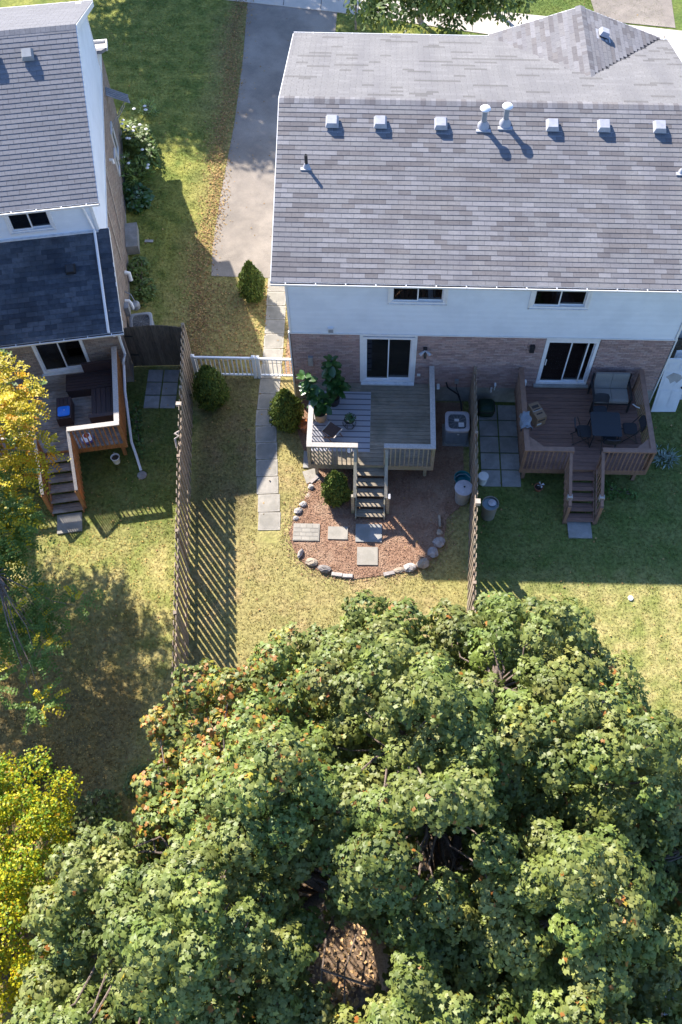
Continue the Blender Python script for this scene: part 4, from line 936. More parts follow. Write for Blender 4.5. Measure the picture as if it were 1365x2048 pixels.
# air conditioners
def ac(label, x, y, rot, round_=False):
    with frame(thing('air_conditioner', label, 'air conditioner', (x, y, 0), rot)) as t:
        w = .37; B().box(-w - .04, w + .04, -w - .04, w + .04, 0, .05).build('pad', 'concrete', t)
        B().lathe((0, 0, .05), [(w - .04, 0), (w - .04, .68)], 32, pw=6).build('coil', 'coil', t)
        for k in range(13): B().lathe((0, 0, .08 + k * .05), [(w - .025, 0), (w - .01, .006), (w - .025, .012)], 32, pw=6).build('louvre', 'grey_metal', t)
        B().lathe((0, 0, .05), [(w, 0), (w, .035)], 32, pw=6).build('base_pan', 'grey_metal', t)
        r = B(); n = 32
        def ring(rr, pw, z): return [(rr * math.copysign(abs(math.cos(a)) ** (2 / pw), math.cos(a)), rr * math.copysign(abs(math.sin(a)) ** (2 / pw), math.sin(a)), z) for a in [2 * math.pi * k / n for k in range(n)]]
        V = ring(w, 6, .70) + ring(w + .005, 6, .78) + ring(w - .02, 6, .80) + ring(w - .085, 4, .80) + ring(w - .1, 4, .76)
        r.add(V, [(i * n + k, i * n + (k + 1) % n, (i + 1) * n + (k + 1) % n, (i + 1) * n + k) for i in range(4) for k in range(n)], smooth=True); r.build('top_cover', 'grey_metal' if round_ else 'bin_lid', t)
        B().lathe((0, 0, .55), [(w - .06, 0), (w - .06, .02)], 24).build('shroud', 'coil', t)
        for k in range(3):
            a = 2 * math.pi * k / 3; B().extr([(0, 0, .66), (.25 * math.cos(a - .4), .25 * math.sin(a - .4), .63), (.27 * math.cos(a), .27 * math.sin(a), .66), (.25 * math.cos(a + .4), .25 * math.sin(a + .4), .69)], (0, 0, .006)).build('fan_blade', 'grey_metal', t)
        B().lathe((0, 0, .64), [(.07, 0), (.07, .09), (.0, .1)], 14).build('motor', 'dark', t)
        g = B()
        for k in range(9): rr = .06 + k * .028; g.tube([(rr * math.cos(a), rr * math.sin(a), .775) for a in [2 * math.pi * j / 24 for j in range(25)]], .0035, 4, cap=False)
        for k in range(6): a = math.pi * k / 6; g.bar((-.29 * math.cos(a), -.29 * math.sin(a), .772), (.29 * math.cos(a), .29 * math.sin(a), .772), .006, .006)
        g.build('fan_grille', 'grey_metal', t)
        if not round_:
            B().box(-.09, .05, .0, .09, .778, .79).build('label_plate', 'paper', t); B().box(.03, .2, -.2, -.04, .778, .785).build('paper_bag', 'paper', t); B().box(.0, .06, -w + .0, -w + .03, .58, .6).build('badge', 'paper', t)
ac('square air conditioner between the grey deck and the wooden fence', 2.53, 16.65, 0)
ac('rounded dark air conditioner behind the arched gate at the left house corner', -7.62, 20.35, PH, True)
# barrels, buckets
with frame(thing('rain_barrel', 'tall beige lidded bin left of the fence, in front of a teal tub', 'bin', (2.66, 14.33, 0))) as t:
    B().lathe((0, 0, 0), [(.2, 0), (.21, .05), (.245, .66), (.25, .7)], 28).build('body', 'bin', t)
    B().lathe((0, 0, .7), [(.265, -.02), (.27, .02), (.24, .035), (.05, .05), (.05, .04), (.0, .04)], 28).build('lid', 'bin_lid', t)
    B().lathe((.02, .02, .742), [(.028, 0), (.028, .012), (0, .012)], 10).build('knob', 'dark', t)
with frame(thing('storage_tub', 'teal plastic tub behind the beige bin left of the fence', 'tub', (2.68, 14.95, 0))) as t:
    B().lathe((0, 0, 0), [(.19, 0), (.24, .26), (.255, .28), (.235, .28), (.18, .04)], 24).build('body', 'teal', t)
    B().tube([(-.24, 0, .27), (-.1, .1, .3), (.1, .12, .3), (.24, 0, .27)], .008, 6).build('handle', 'metal', t)
with frame(thing('rain_barrel', 'grey brown barrel full of water on the grass right of the fence', 'bin', (3.42, 13.82, 0))) as t:
    B().lathe((0, 0, 0), [(.2, 0), (.2, .03), (.23, .68), (.25, .7), (.25, .72), (.225, .72), (.215, .62)], 28).build('body', 'bin_dark', t)
    B().lathe((0, 0, .655), [(.216, 0), (.216, .005)], 28).build('water', 'water', t); B().lathe((.05, .03, .68), [(.1, 0), (.12, .02), (.0, .05)], 10).build('floating_lid', 'bin_lid', t)
with frame(thing('bucket', 'small white bucket on the patio slabs right of the fence', 'bucket', (3.3, 14.95, .03))) as t:
    B().lathe((0, 0, 0), [(.12, 0), (.145, .34), (.155, .345), (.155, .37), (.02, .38), (0, .38)], 24).build('body', 'ceramic', t)
    B().tube([(-.15, 0, .33), (-.1, -.14, .25), (.1, -.14, .25), (.15, 0, .33)], .006, 6).build('handle', 'metal', t)
with frame(thing('garden_bag', 'dark green rounded pouf on the patio slabs against the house wall', 'cushion', (3.5, 17.55, .03))) as t:
    B().lathe((0, 0, 0), [(.2, 0), (.25, .08), (.27, .25), (.25, .38), (.18, .45), (0, .46)], 24, pw=4).build('body', mat('dark_green_plastic', (.012, .035, .022), (.02, .05, .03), 5, rough=.5), t)
    B().lathe((0, 0, .3), [(.275, 0), (.28, .02), (.27, .04)], 24, pw=4).build('rim', 'dark', t)
with frame(thing('bucket', 'small white pail hanging under the orange rail of the left deck', 'bucket', (-7.72, 15.22, .38))) as t:
    B().lathe((0, 0, 0), [(.1, 0), (.125, .26), (.135, .27), (.12, .275), (.09, .03)], 20).build('body', 'ceramic', t); B().lathe((0, 0, .2), [(.115, 0), (.115, .01)], 20).build('contents', 'soil', t)
    B().tube([(0, 0.12, .26), (0, .05, .45), (0, .0, .5)], .006, 5).build('handle', 'metal', t)
with frame(thing('splash_stone', 'small grey stone at the lower end of the left downspout', 'stone', tuple(LG @ Vector((.12, -3.6, 0))))) as t:
    B().lathe((0, 0, 0), [(.14, 0), (.15, .04), (.1, .09), (0, .1)], 9).build('stone_body', 'stone', t)
with frame(thing('plant_pot', 'small clay pot with a white pinwheel on the grass left of the brown stairs', 'pot', (4.98, 14.75, 0))) as t:
    B().lathe((0, 0, 0), [(.09, 0), (.13, .16), (.14, .17), (.12, .17), (.11, .1)], 20).build('pot_body', 'terracotta', t); B().lathe((0, 0, .12), [(.115, 0), (.115, .01)], 16).build('soil', 'soil', t)
    B().tube([(0, 0, .1), (.03, -.02, .3)], .005, 5).build('stick', 'metal', t)
    for k in range(4):
        a = k * math.pi / 2; B().add([(.03, -.02, .3), (.03 + .12 * math.cos(a), -.02 + .12 * math.sin(a), .3), (.03 + .1 * math.cos(a + .6), -.02 + .1 * math.sin(a + .6), .33)], [(0, 1, 2)]).build('vane', 'paper', t)
# wood stool
with frame(thing('folding_stool', 'brown folding canvas stool on the striped rug', 'stool', (-1.24, 15.88, Z1 + .012), -.6)) as t:
    n = 6; V = []
    for i in range(n + 1):
        for j in range(n + 1):
            x = -.22 + .44 * i / n; y = -.2 + .4 * j / n; V.append((x, y, .42 - .07 * (1 - (x / .22) ** 2) * (1 - .3 * (y / .2) ** 2) + .02 * (y / .2) ** 2))
    B().add(V + [(a, b, c - .01) for a, b, c in V], [(i * (n + 1) + j, (i + 1) * (n + 1) + j, (i + 1) * (n + 1) + j + 1, i * (n + 1) + j + 1) for i in range(n) for j in range(n)] + [(49 + i * (n + 1) + j, 49 + i * (n + 1) + j + 1, 49 + (i + 1) * (n + 1) + j + 1, 49 + (i + 1) * (n + 1) + j) for i in range(n) for j in range(n)], smooth=True).build('seat', 'canvas', t)
    for x in (-.22, .22): B().bar((x, -.22, .425), (x, .22, .425), .03, .03).build('seat_rail', 'deck_cap', t)
    for y in (-.2, .2):
        B().bar((-.22, y, .41), (.22, y, .01), .022, .03).build('leg', 'brown_rail', t); B().bar((.22, y * .85, .41), (-.22, y * .85, .01), .022, .03).build('leg', 'brown_rail', t)
B().bar((-1.5, 16.55, 1.0), (-1.12, 15.98, 1.12), .022, .022).build('walking_stick', 'deck_cap')
tag(bpy.data.objects['walking_stick'], 'thin pale wooden stick lying on the striped rug beside the large pot', 'stick')
tag(B().lathe((-.72, 15.42, Z1 + .012), [(.07, 0), (.08, .03), (.04, .06), (0, .065)], 10, sx=1.0, sy=1.3).build('garden_clog', 'ceramic'), 'small white shoe on the rug near the front rail', 'shoe')
# potted figs
def fig_leaf_mesh():
    V = []; F = []; n = 6
    for i in range(n + 1):
        y = i / n; w = .34 * math.sin(math.pi * min(1, y * .93 + .04)) ** .7 * (.62 + .5 * y); 
        for s_ in (-1, 0, 1): V.append((s_ * w, y, -.30 * y * y + abs(s_) * .10 * (1 - .3 * y) + (.012 * ((i % 2) * 2 - 1) if s_ else 0)))
    for i in range(n):
        for k in range(2): a = i * 3 + k; F.append((a, a + 1, a + 4, a + 3))
    return V, F
FLM = {}
def fig(label, x, y, z, h, seed, stems, pot):
    r = random.Random(seed); t = thing('potted_fig_tree', label, 'plant', (x, y, z))
    with frame(t):
        o = B().lathe((0, 0, 0), [(.15, 0), (.175, .05), (.19, .32), (.2, .36), (.18, .365), (.165, .3)], 24).build('pot', pot, t)
        B().lathe((0, 0, 0), [(.151, .0), (.158, .02)], 24).build('pot_foot', 'dark', o); B().lathe((0, 0, .29), [(.17, 0), (.17, .02)], 20).build('soil', 'soil', o)
        for si, (dx, dy, hh) in enumerate(stems):
            P = [Vector((0, 0, .3)), Vector((dx * .35, dy * .35, .3 + hh * .4)), Vector((dx * .75, dy * .75, .3 + hh * .75)), Vector((dx, dy, .3 + hh))]
            B().tube(P, [.018, .015, .012, .008], 7).build('stem', 'bark_l', t)
            nl_ = int(14 + hh * 12)
            for k in range(nl_):
                f = .28 + .72 * (k + .5) / nl_; q = f * 3; i = min(2, int(q)); p = P[i].lerp(P[i + 1], q - i); a = k * 2.4 + si + r.uniform(-.3, .3)
                el = r.uniform(-.1, .5) + (.55 if f > .9 else 0); s = r.uniform(.24, .38) * (1 if f < .92 else .8)
                tn = r.choice([(1, 1, 1), (.8, .85, .8), (1.25, 1.2, 1.1), (1.1, 1.15, 1.0), (.65, .75, .7)])
                if tn not in FLM:
                    V, F = fig_leaf_mesh(); me = bpy.data.meshes.new('leaf'); me.from_pydata(V, [], F); me.materials.append(M['fig']); set_tint(me, [tn] * len(F)); me.polygons.foreach_set('use_smooth', [True] * len(F)); FLM[tn] = me
                R = Matrix.Rotation(a - math.pi / 2, 4, 'Z') @ Matrix.Rotation(el, 4, 'X') @ Matrix.Rotation(r.uniform(-.4, .4), 4, 'Y')
                link(FLM[tn], 'leaf', t, Matrix.Translation(p) @ R @ Matrix.Scale(s, 4))
    return t
fig('tall fiddle leaf fig in a woven pot at the left corner of the grey deck', -1.62, 16.55, Z1 + .01, 1.5, 3, [(-.45, .45, 1.25), (-.1, .1, .8), (.12, -.02, .55)], 'pot')
fig('dark fiddle leaf fig behind the rug, against the brick wall', -1.25, 17.15, Z1 + .01, 1.6, 5, [(-.05, .25, 1.45), (.25, -.1, .75), (.1, .05, 1.0)], 'dark')
with frame(thing('potted_plant', 'small green plant in a white bowl on a round black wire stand', 'plant', (-.75, 16.3, Z1 + .012))) as t:
    st = B()
    for z, rr in ((.01, .13), (.18, .2), (.34, .14)): st.tube([(rr * math.cos(a), rr * math.sin(a), z) for a in [2 * math.pi * j / 20 for j in range(21)]], .008, 5, cap=False)
    for k in range(6):
        a = 2 * math.pi * k / 6; st.tube([(.13 * math.cos(a), .13 * math.sin(a), .01), (.2 * math.cos(a + .3), .2 * math.sin(a + .3), .18), (.14 * math.cos(a), .14 * math.sin(a), .34)], .007, 5)
    st.build('wire_stand', 'black', t)
    B().lathe((0, 0, .33), [(.16, 0), (.16, .012)], 20).build('stand_top', 'black', t)
    B().lathe((0, 0, .342), [(.06, 0), (.11, .04), (.13, .12), (.12, .12), (.1, .06)], 20).build('bowl', 'ceramic', t); B().lathe((0, 0, .43), [(.11, 0), (.11, .01)], 16).build('soil', 'soil', t)
    n = 150; d = rng.normal(size=(n, 3)); d[:, 2] = abs(d[:, 2]); d /= np.linalg.norm(d, axis=1, keepdims=True)
    tv = np.array([(0, 0, 0), (.4, .4, 0), (0, 1, 0), (-.4, .4, 0)]); tf = np.array([(0, 1, 2, 3)])
    q = jit(n, .8, 1.2)[:, None] * [[1, 1, 1]]; base = WM[t] @ Vector((.03, 0, .46)); V, F, T = leaves(tv, tf, d * jit(n, .05, .16)[:, None] + [.03, -.01, .46], d + [0, 0, .6], d + rng.normal(size=(n, 3)) * .3, jit(n, .05, .09), q)
    bulk('foliage', V, F, T, 'fig', t)
with frame(thing('terracotta_planter', 'clay planter with pink edged leaves between the cedar shrub and the deck corner', 'pot', (-2.13, 16.75, .0))) as t:
    B().lathe((0, 0, 0), [(.14, 0), (.2, .3), (.22, .33), (.19, .33)], 20).build('pot_body', 'terracotta', t); B().lathe((0, 0, .27), [(.18, 0), (.18, .01)], 16).build('soil', 'soil', t)
    n = 60; d = rng.normal(size=(n, 3)); d[:, 2] = abs(d[:, 2]) * .6; d /= np.linalg.norm(d, axis=1, keepdims=True)
    V, F, T = leaves(np.array([(0, 0, 0), (.3, .4, 0), (0, 1, 0), (-.3, .4, 0)]), np.array([(0, 1, 2, 3)]), d * .08 + [0, 0, .33], np.array([[0, 0, 1.]]) + d * .3, d, jit(n, .1, .18), np.where(rng.random((n, 1)) < .4, [[2.6, 1.6, 1.6]], [[1.6, .8, .5]]))
    bulk('foliage', V, F, T, 'litter', t)
# brown deck furniture
with frame(thing('cardboard_box', 'brown cardboard box with black print standing on the brown deck', 'box', (4.9, 16.75, Z2), .42)) as t:
    B().box(-.16, .16, -.3, .3, 0, .42).build('carton', 'card', t)
    for y in (-.15, .0): B().box(-.1, .1, y, y + .05, .42, .4215).build('print_line', 'print_', t)
    B().box(-.11, .11, .1, .2, .42, .4215).build('print_block', 'print_', t); B().box(-.12, .12, -.3005, -.302, .25, .33).build('print_panel', 'print_', t); B().box(-.13, .02, -.3025, -.305, .08, .16).build('white_sticker', 'paper', t)
    B().box(-.161, .161, -.012, .012, .4205, .4225).build('tape', 'bin', t)
with frame(thing('plastic_sheet', 'crumpled blue grey sheet draped over the left rail of the brown deck', 'cover', (4.42, 15.95, 1.86))) as t:
    n = 10; m_ = 8; V = []
    for i in range(n + 1):
        for j in range(m_ + 1):
            a = -1.9 + 3.8 * i / n; rr = .13 + .03 * math.sin(5 * j + i) + random.uniform(-.012, .012); y = -.28 + .56 * j / m_
            V.append((math.sin(a) * rr * (1.1), y + .03 * math.sin(i * 2.1), math.cos(a) * rr * .5 + (-.25 * max(0, abs(a) - 1.2)) + .02))
    B().add(V, [(i * (m_ + 1) + j, i * (m_ + 1) + j + 1, (i + 1) * (m_ + 1) + j + 1, (i + 1) * (m_ + 1) + j) for i in range(n) for j in range(m_)], smooth=True).build('sheet_body', 'tarp', t)
    B().tube([(-.15, -.22, .0), (0, -.23, .09), (.14, -.22, .0)], .01, 6).build('strap', 'black', t)
with frame(thing('loveseat', 'two seat garden sofa with grey beige cushions against the brick wall', 'sofa', (7.15, 17.35, Z2))) as t:
    for k, x in enumerate((-.505, .005)):
        sm = [(0, .40), (.0, .50), (.06, .53), (.46, .52), (.5, .46), (.5, .38), (.3, .36)]
        B().extr([(x, -.28 + a, b) for a, b in sm], (.5, 0, 0)).build('seat_cushion', 'fabric', t)
        B().extr([(x, .22, .47), (x, .30, .72), (x, .33, .93), (x, .35, 1.02), (x, .42, 1.02), (x, .42, .9), (x, .36, .62), (x, .32, .47)], (.5, 0, 0)).build('back_cushion', 'fabric', t)
    for x in (-.56, .56):
        B().bar((x, -.3, 0), (x, -.26, .62), .05, .05).build('leg', 'black', t); B().bar((x, .38, 0), (x, .42, .95), .05, .05).build('leg', 'black', t); B().bar((x, -.32, .64), (x, .42, .62), .07, .04).build('armrest', 'black', t)
    B().bar((-.56, -.26, .36), (.56, -.26, .36), .05, .06).build('seat_rail', 'black', t); B().bar((-.56, .36, .36), (.56, .36, .36), .05, .06).build('seat_rail', 'black', t)
with frame(thing('patio_table', 'square dark glass topped patio table on the brown deck', 'table', (6.83, 16.1, Z2), -.02)) as t:
    n = 20; B().lathe((0, 0, .68), [(.43, 0), (.44, .012), (.43, .026)], 40, pw=14).build('tabletop', mat('dark_blue_grey_top', (.028, .036, .046), (.038, .046, .056), 40, rough=.5, spec=.3, bump=.1, bscale=200), t)
    B().box(-.42, .42, -.003, .003, .7, .7075).build('seam', 'black', t)
    for x in (-.38, .38):
        for y in (-.38, .38): B().bar((x, y, 0), (x * .95, y * .95, .68), .03, .03).build('leg', 'black', t)
def pchair(label, x, y, rot):
    with frame(thing('patio_chair', label, 'chair', (x, y, Z2), rot, 'dark folding chairs around the patio table')) as t:   # faces -y
        B().lathe((0, 0, .43), [(.2, 0), (.215, .02), (.2, .05), (0, .055)], 24, pw=5).build('seat', 'darkcloth', t)
        V = []; n = 8
        for i in range(n + 1):
            a = -.75 + 1.5 * i / n
            for z, k in ((.58, .92), (.68, 1.0), (.80, 1.0), (.88, .82)): V.append((.24 * math.sin(a) / math.sin(.75) * k, .2 + .07 * math.cos(a * 1.3) + (z - .58) * .25, z))
        F = [(i * 4 + j, (i + 1) * 4 + j, (i + 1) * 4 + j + 1, i * 4 + j + 1) for i in range(n) for j in range(3)]
        b = B().add(V + [(a_, b_ + .03, c_) for a_, b_, c_ in V], F + [tuple(q + 36 for q in reversed(f)) for f in F] + [(i * 4 + 3, (i + 1) * 4 + 3, (i + 1) * 4 + 39, i * 4 + 39) for i in range(n)], smooth=True); b.build('backrest', 'darkcloth', t)
        for s_ in (-1, 1):
            B().tube([(s_ * .22, -.24, 0), (s_ * .22, .1, .45), (s_ * .22, .25, .86)], .013, 6).build('frame_tube', 'black', t)
            B().tube([(s_ * .2, .3, 0), (s_ * .2, -.17, .44)], .013, 6).build('leg', 'black', t)
        B().tube([(-.22, -.2, .06), (.22, -.2, .06)], .01, 6).build('stretcher', 'black', t); B().tube([(-.2, .26, .05), (.2, .26, .05)], .01, 6).build('stretcher', 'black', t)
pchair('dark chair at the left side of the patio table', 6.22, 16.0, math.pi / 2)
pchair('dark chair right of the patio table, turned to the rail', 7.6, 16.12, -math.pi / 2)
pchair('dark chair between the patio table and the loveseat', 6.77, 16.72, 0)
pchair('dark chair on the near side of the patio table, pushed under it', 6.95, 15.75, math.pi)
tag(B().tube([(7.78, 17.0, 1.35), (7.86, 16.85, 1.42), (7.93, 16.78, 1.46)], .018, 6).build('white_tube', 'pvc'), 'short white tube leaning on the right rail beside the loveseat', 'tube')
# doors leaning at the right corner of the house
def panel_door(label, o, ex, ey, hh, tint, holes=True):
    t = thing('old_door', label, 'door', o)
    ex = Vector(ex).normalized(); ey = Vector(ey).normalized(); nn = ex.cross(ey)
    G[0] = Matrix.Translation(o) @ Matrix((ex, ey, nn)).transposed().to_4x4()
    B().box(0, .78, 0, hh, 0, .04, tint).build('door_leaf', 'whitedoor', t)
    for cx in (.2, .56):
        for (a, b) in ((.2, .85), (1.0, 1.5), (1.6, 1.85)):
            if b < hh:
                B().box(cx - .13, cx + .13, a, b, .04, .046).build('panel', 'whitedoor', t); B().box(cx - .1, cx + .1, a + .03, b - .03, .046, .052).build('panel_field', 'whitedoor', t)
    B().lathe((.71, .95, .04), [(.03, 0), (.03, .05), (0, .06)], 10).build('knob', 'dark', t)
    if holes: B().extr([(.1, 1.35, .053), (.3, 1.5, .053), (.55, 1.42, .053), (.62, 1.3, .053), (.5, 1.12, .053), (.42, 1.2, .053), (.3, 1.1, .053), (.22, 1.25, .053)], (0, 0, .003)).build('torn_skin', 'bin', t)
    G[0] = Matrix.Identity(4)
panel_door('damaged white panel door leaning at the right corner of the brick house', (8.76, 17.72, .02), (1, .02, 0), (.05, .30, .95), 2.0, (1, 1, 1))
panel_door('second pale door leaning behind the damaged one', (9.05, 18.15, .02), (1, .1, 0), (.05, .22, .97), 2.0, (.82, .82, .84), False)
with frame(thing('board_fence', 'grey brown board fence beyond the leaning doors at the right edge', 'fence', (9.3, 18.9, 0))) as t:
    pieces('fence_board', [((-.25 + i * .15, .25, .9), (.14, .02, 1.8), None, ptint(.2)) for i in range(16)], t, 'fence_dark'); B().bar((-.3, .22, 1.5), (2.1, .22, 1.5), .04, .09).build('fence_rail', 'fence_dark', t)
with frame(thing('covered_stack', 'grey covered woodpile beyond the right corner of the brick house', 'cover', (9.75, 19.6, 0))) as t:
    B().lathe((0, 0, 0), [(.75, 0), (.75, 1.6), (.6, 1.9), (.2, 2.0), (0, 2.0)], 20, sx=1.1, sy=.5, pw=3).build('cover', 'grey_metal', t); B().tube([(-.8, -.3, 1.7), (0, -.42, 1.75), (.8, -.3, 1.7)], .03, 6).build('strap', 'dark', t)
# left deck furniture
G0 = G[0]
def lth(name, label, cat, x, y, z, rot=0, group=None): return thing(name, label, cat, tuple(LG @ Vector((x, y, z))), PH + rot, group)
with frame(lth('corner_sofa', 'dark brown slatted corner sofa on the left deck', 'sofa', -.95, -1.2, Z3)) as t:
    def bench(x0, x1, y0, y1, alongx):
        B().box(x0 + .02, x1 - .02, y0 + .02, y1 - .02, 0, .32).build('base', 'wicker', t); it = []
        if alongx:
            n = 6
            for i in range(n): it.append((((x0 + x1) / 2, y0 + (i + .5) * (y1 - y0) / n, .34), (x1 - x0, (y1 - y0) / n - .012, .035), None, ptint()))
        else:
            n = 5
            for i in range(n): it.append(((x0 + (i + .5) * (x1 - x0) / n, (y0 + y1) / 2, .34), ((x1 - x0) / n - .012, y1 - y0, .035), None, ptint()))
        pieces('seat_slat', it, t, 'wicker')
    bench(-.85, .62, .1, .75, True); bench(-.1, .62, -1.05, .09, False)
    B().box(-.3, .7, .76, .84, 0, .72).build('backrest', 'wicker', t); B().box(.63, .69, -1.05, .75, 0, .6).build('backrest', 'wicker', t); B().box(-.12, .7, -1.14, -1.06, 0, .58).build('armrest', 'wicker', t)
    B().box(-.14, .71, -1.16, -1.04, .58, .6).build('armrest_cap', 'wicker', t)
with frame(lth('ottoman', 'dark brown slatted ottoman with a blue lid on the left deck', 'table', -1.86, -1.72, Z3)) as t:
    B().box(-.22, .22, -.38, .38, 0, .36).build('base', 'wicker', t); pieces('slat', [((-.165 + i * .11, 0, .375), (.1, .78, .03), None, ptint()) for i in range(4)], t, 'wicker')
with frame(lth('plastic_lid', 'bright blue square plastic lid lying on the brown ottoman', 'tray', -1.85, -1.86, Z3 + .392)) as t:  # the ottoman's blue lid, as an object of its own
    B().lathe((0, 0, 0), [(.17, 0), (.18, .03), (.15, .05), (0, .045)], 24, pw=7).build('lid_body', 'blue', t); B().lathe((0.02, .02, .045), [(.014, 0), (.014, .012), (0, .013)], 8).build('knob', 'paper', t)
with frame(lth('toy_basket', 'purple toy basket with a red cushion in the corner of the left deck', 'toy', -1.25, -2.72, Z3)) as t:
    B().lathe((0, 0, 0), [(.15, 0), (.19, .06), (.18, .12), (.13, .13), (.1, .06)], 20).build('basket', 'purple', t); B().lathe((-.02, .08, .08), [(.09, 0), (.1, .05), (.0, .09)], 14).build('cushion', 'red', t); B().lathe((0, 0, .125), [(.16, 0), (.17, .01)], 20).build('rim', 'ceramic', t)
B().tube([(-5.60, 15.3, 1.95), (-5.68, 15.12, 2.08), (-5.55, 15.05, 2.08), (-5.66, 14.98, 2.05), (-5.62, 14.8, 1.85)], .03, 7).build('rope_knot', 'fence_cap'); tag(bpy.data.objects['rope_knot'], 'pale knotted rope hanging over the top of the long left fence', 'rope')
tag(B().box(-8.23, -7.93, 24.62, 24.74, .03, .035).build('wood_scrap', 'bin'), 'small pale scrap lying on the shaded lawn by the concrete step', 'scrap')
with frame(thing('garden_shed', 'small grey metal shed at the lower right corner beside the maple', 'shed', (7.3, 1.2, 0))) as t:
    B().box(-.9, .9, -.7, .7, 0, 2.0).build('wall', 'shed', t)
    B().box(-1.0, -.55, -.8, .8, 2.0, 2.06).build('roof_edge', 'shed', t); B().box(-.55, 1.0, -.8, .8, 2.0, 2.08).build('roof', 'grey_metal', t)
    for k in range(6): B().box(-.5 + k * .25, -.47 + k * .25, -.8, .8, 2.08, 2.11).build('roof_rib', 'grey_metal', t)
tag(B().lathe((7.35, 11.2, 0), [(.07, 0), (.08, .04), (.0, .07)], 10).build('ball', 'ceramic'), 'small white ball on the sunlit lawn at the right', 'ball')

# ------------------------------------------------------------------ plants
LEAF4 = (np.array([(0, 0, 0), (.32, .45, 0), (0, 1, 0), (-.32, .45, 0)]), np.array([(0, 1, 2, 3)]))
MAPLE_V = np.array([(0, 0, 0), (.50, .06, -.05), (.20, .34, 0), (.44, .66, -.07), (0, 1, -.10), (-.44, .66, -.07), (-.20, .34, 0), (-.50, .06, -.05)])
MAPLE_T = np.array([(0, 1, 2), (0, 2, 6), (0, 6, 7), (2, 3, 4), (2, 4, 6), (4, 5, 6)])
def merge(L):
    V = []; F = []; T = []; b = 0
    for v, f, t in L: V.append(v); F.append(f + b); T.append(t); b += len(v)
    return np.concatenate(V), np.concatenate(F), np.concatenate(T)
def unit(n): d = rng.normal(size=(n, 3)); return d / np.linalg.norm(d, axis=1, keepdims=True)

# cedars
def cedar_mesh(n, seed, wide):
    r = np.random.default_rng(seed); h = r.uniform(0, 1, n) ** .9
    prof = lambda q: wide * np.clip(np.sin(np.pi * np.clip(q * .80 + .16, 0, 1)), .02, 1) ** .62 * (1 - .18 * q) * np.sqrt(np.clip(1.02 - q, 0, 1)) ** .55
    a = r.uniform(0, 2 * np.pi, n); lump = 1 + .09 * np.sin(a * 3 + h * 7 + seed) + .07 * np.sin(a * 7 - h * 19) + r.uniform(-.18, .09, n)
    rr = prof(h) * lump; pos = np.stack([rr * np.cos(a), rr * np.sin(a), .05 + h * .97], 1)
    out = np.stack([np.cos(a), np.sin(a), np.full(n, .35) + h * .8], 1); nor = out + r.normal(size=(n, 3)) * .55; tip = np.array([[0, 0, 1.]]) + out * .5 + r.normal(size=(n, 3)) * .35
    g = np.repeat(r.uniform(.6, 1.35, (n, 1)), 3, 1) * np.where(r.random((n, 1)) < .06, [[1.9, 1.25, .8]], [[1, 1, 1]])
    V, F, T = leaves(LEAF4[0] * [.75, 1, 1], LEAF4[1], pos, nor, tip, r.uniform(.05, .10, n), g)
    core = []; n2 = 16
    for i in range(9):
        q = i / 8; R_ = float(prof(np.array([q]))[0]) * .86
        core += [(R_ * math.cos(2 * math.pi * k / n2), R_ * math.sin(2 * math.pi * k / n2), .05 + q * .93) for k in range(n2)]
    CF = [(i * n2 + k, i * n2 + (k + 1) % n2, (i + 1) * n2 + (k + 1) % n2, (i + 1) * n2 + k) for i in range(8) for k in range(n2)]
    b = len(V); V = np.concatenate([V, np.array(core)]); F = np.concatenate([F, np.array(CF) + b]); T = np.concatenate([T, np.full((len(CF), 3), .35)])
    return V, F, T
def cedar(label, x, y, h, w, seed, tone=1.0):
    t = thing('cedar_shrub', label, 'shrub', (x, y, 0), seed * 1.3, 'clipped cedar shrubs beside the walkway')
    V, F, T = cedar_mesh(5200, seed, w); V = V * [1, 1, h]; bulk('foliage', V, F, T * tone, 'thuja', t)
    with frame(t): B().tube([(0, 0, 0), (0, 0, h * .4)], .05, 7).build('trunk', 'bark', t)
cedar('cedar shrub standing alone in the lawn at the near end of the driveway', -4.2, 22.15, 1.62, .50, 1)
cedar('dark shaded cedar shrub in the corner of the long fence and the white fence', -5.12, 17.75, 1.75, .60, 2)
cedar('sunlit cedar shrub between the paved walkway and the grey deck', -2.72, 16.98, 1.65, .60, 3)
cedar('narrow bright green cedar shrub in front of the grey deck, left of its stairs', -1.1, 14.28, 1.45, .46, 4, 1.1)

# the big maple
FOOT = [(-5.0, 6.2), (-4.4, 7.2), (-3.2, 7.0), (-2.6, 7.9), (-1.2, 8.1), (-.2, 8.8), (.9, 8.5), (1.8, 9.0), (2.9, 9.2), (3.4, 8.6), (4.5, 8.7), (5.0, 8.0), (5.6, 7.7), (6.3, 6.6), (7.2, 6.0), (8.4, 4.5), (7.6, 2.5), (6.5, 1.9), (6.1, -1.6), (-5.9, -1.6), (-6.3, 0), (-6.3, 2.4), (-5.9, 3.6), (-4.9, 4.0), (-4.4, 4.9)]
def edge_dist(x, y, P):
    d = 1e9
    for i in range(len(P)):
        a = P[i]; b = P[(i + 1) % len(P)]; vx, vy = b[0] - a[0], b[1] - a[1]; q = max(0, min(1, ((x - a[0]) * vx + (y - a[1]) * vy) / (vx * vx + vy * vy))); d = min(d, math.hypot(x - a[0] - q * vx, y - a[1] - q * vy))
    return d
HOLES = [((-.35, 1.75, 0), .68), ((1.75, 4.0, 1), .34), ((-1.05, 2.85, 3), .3)]
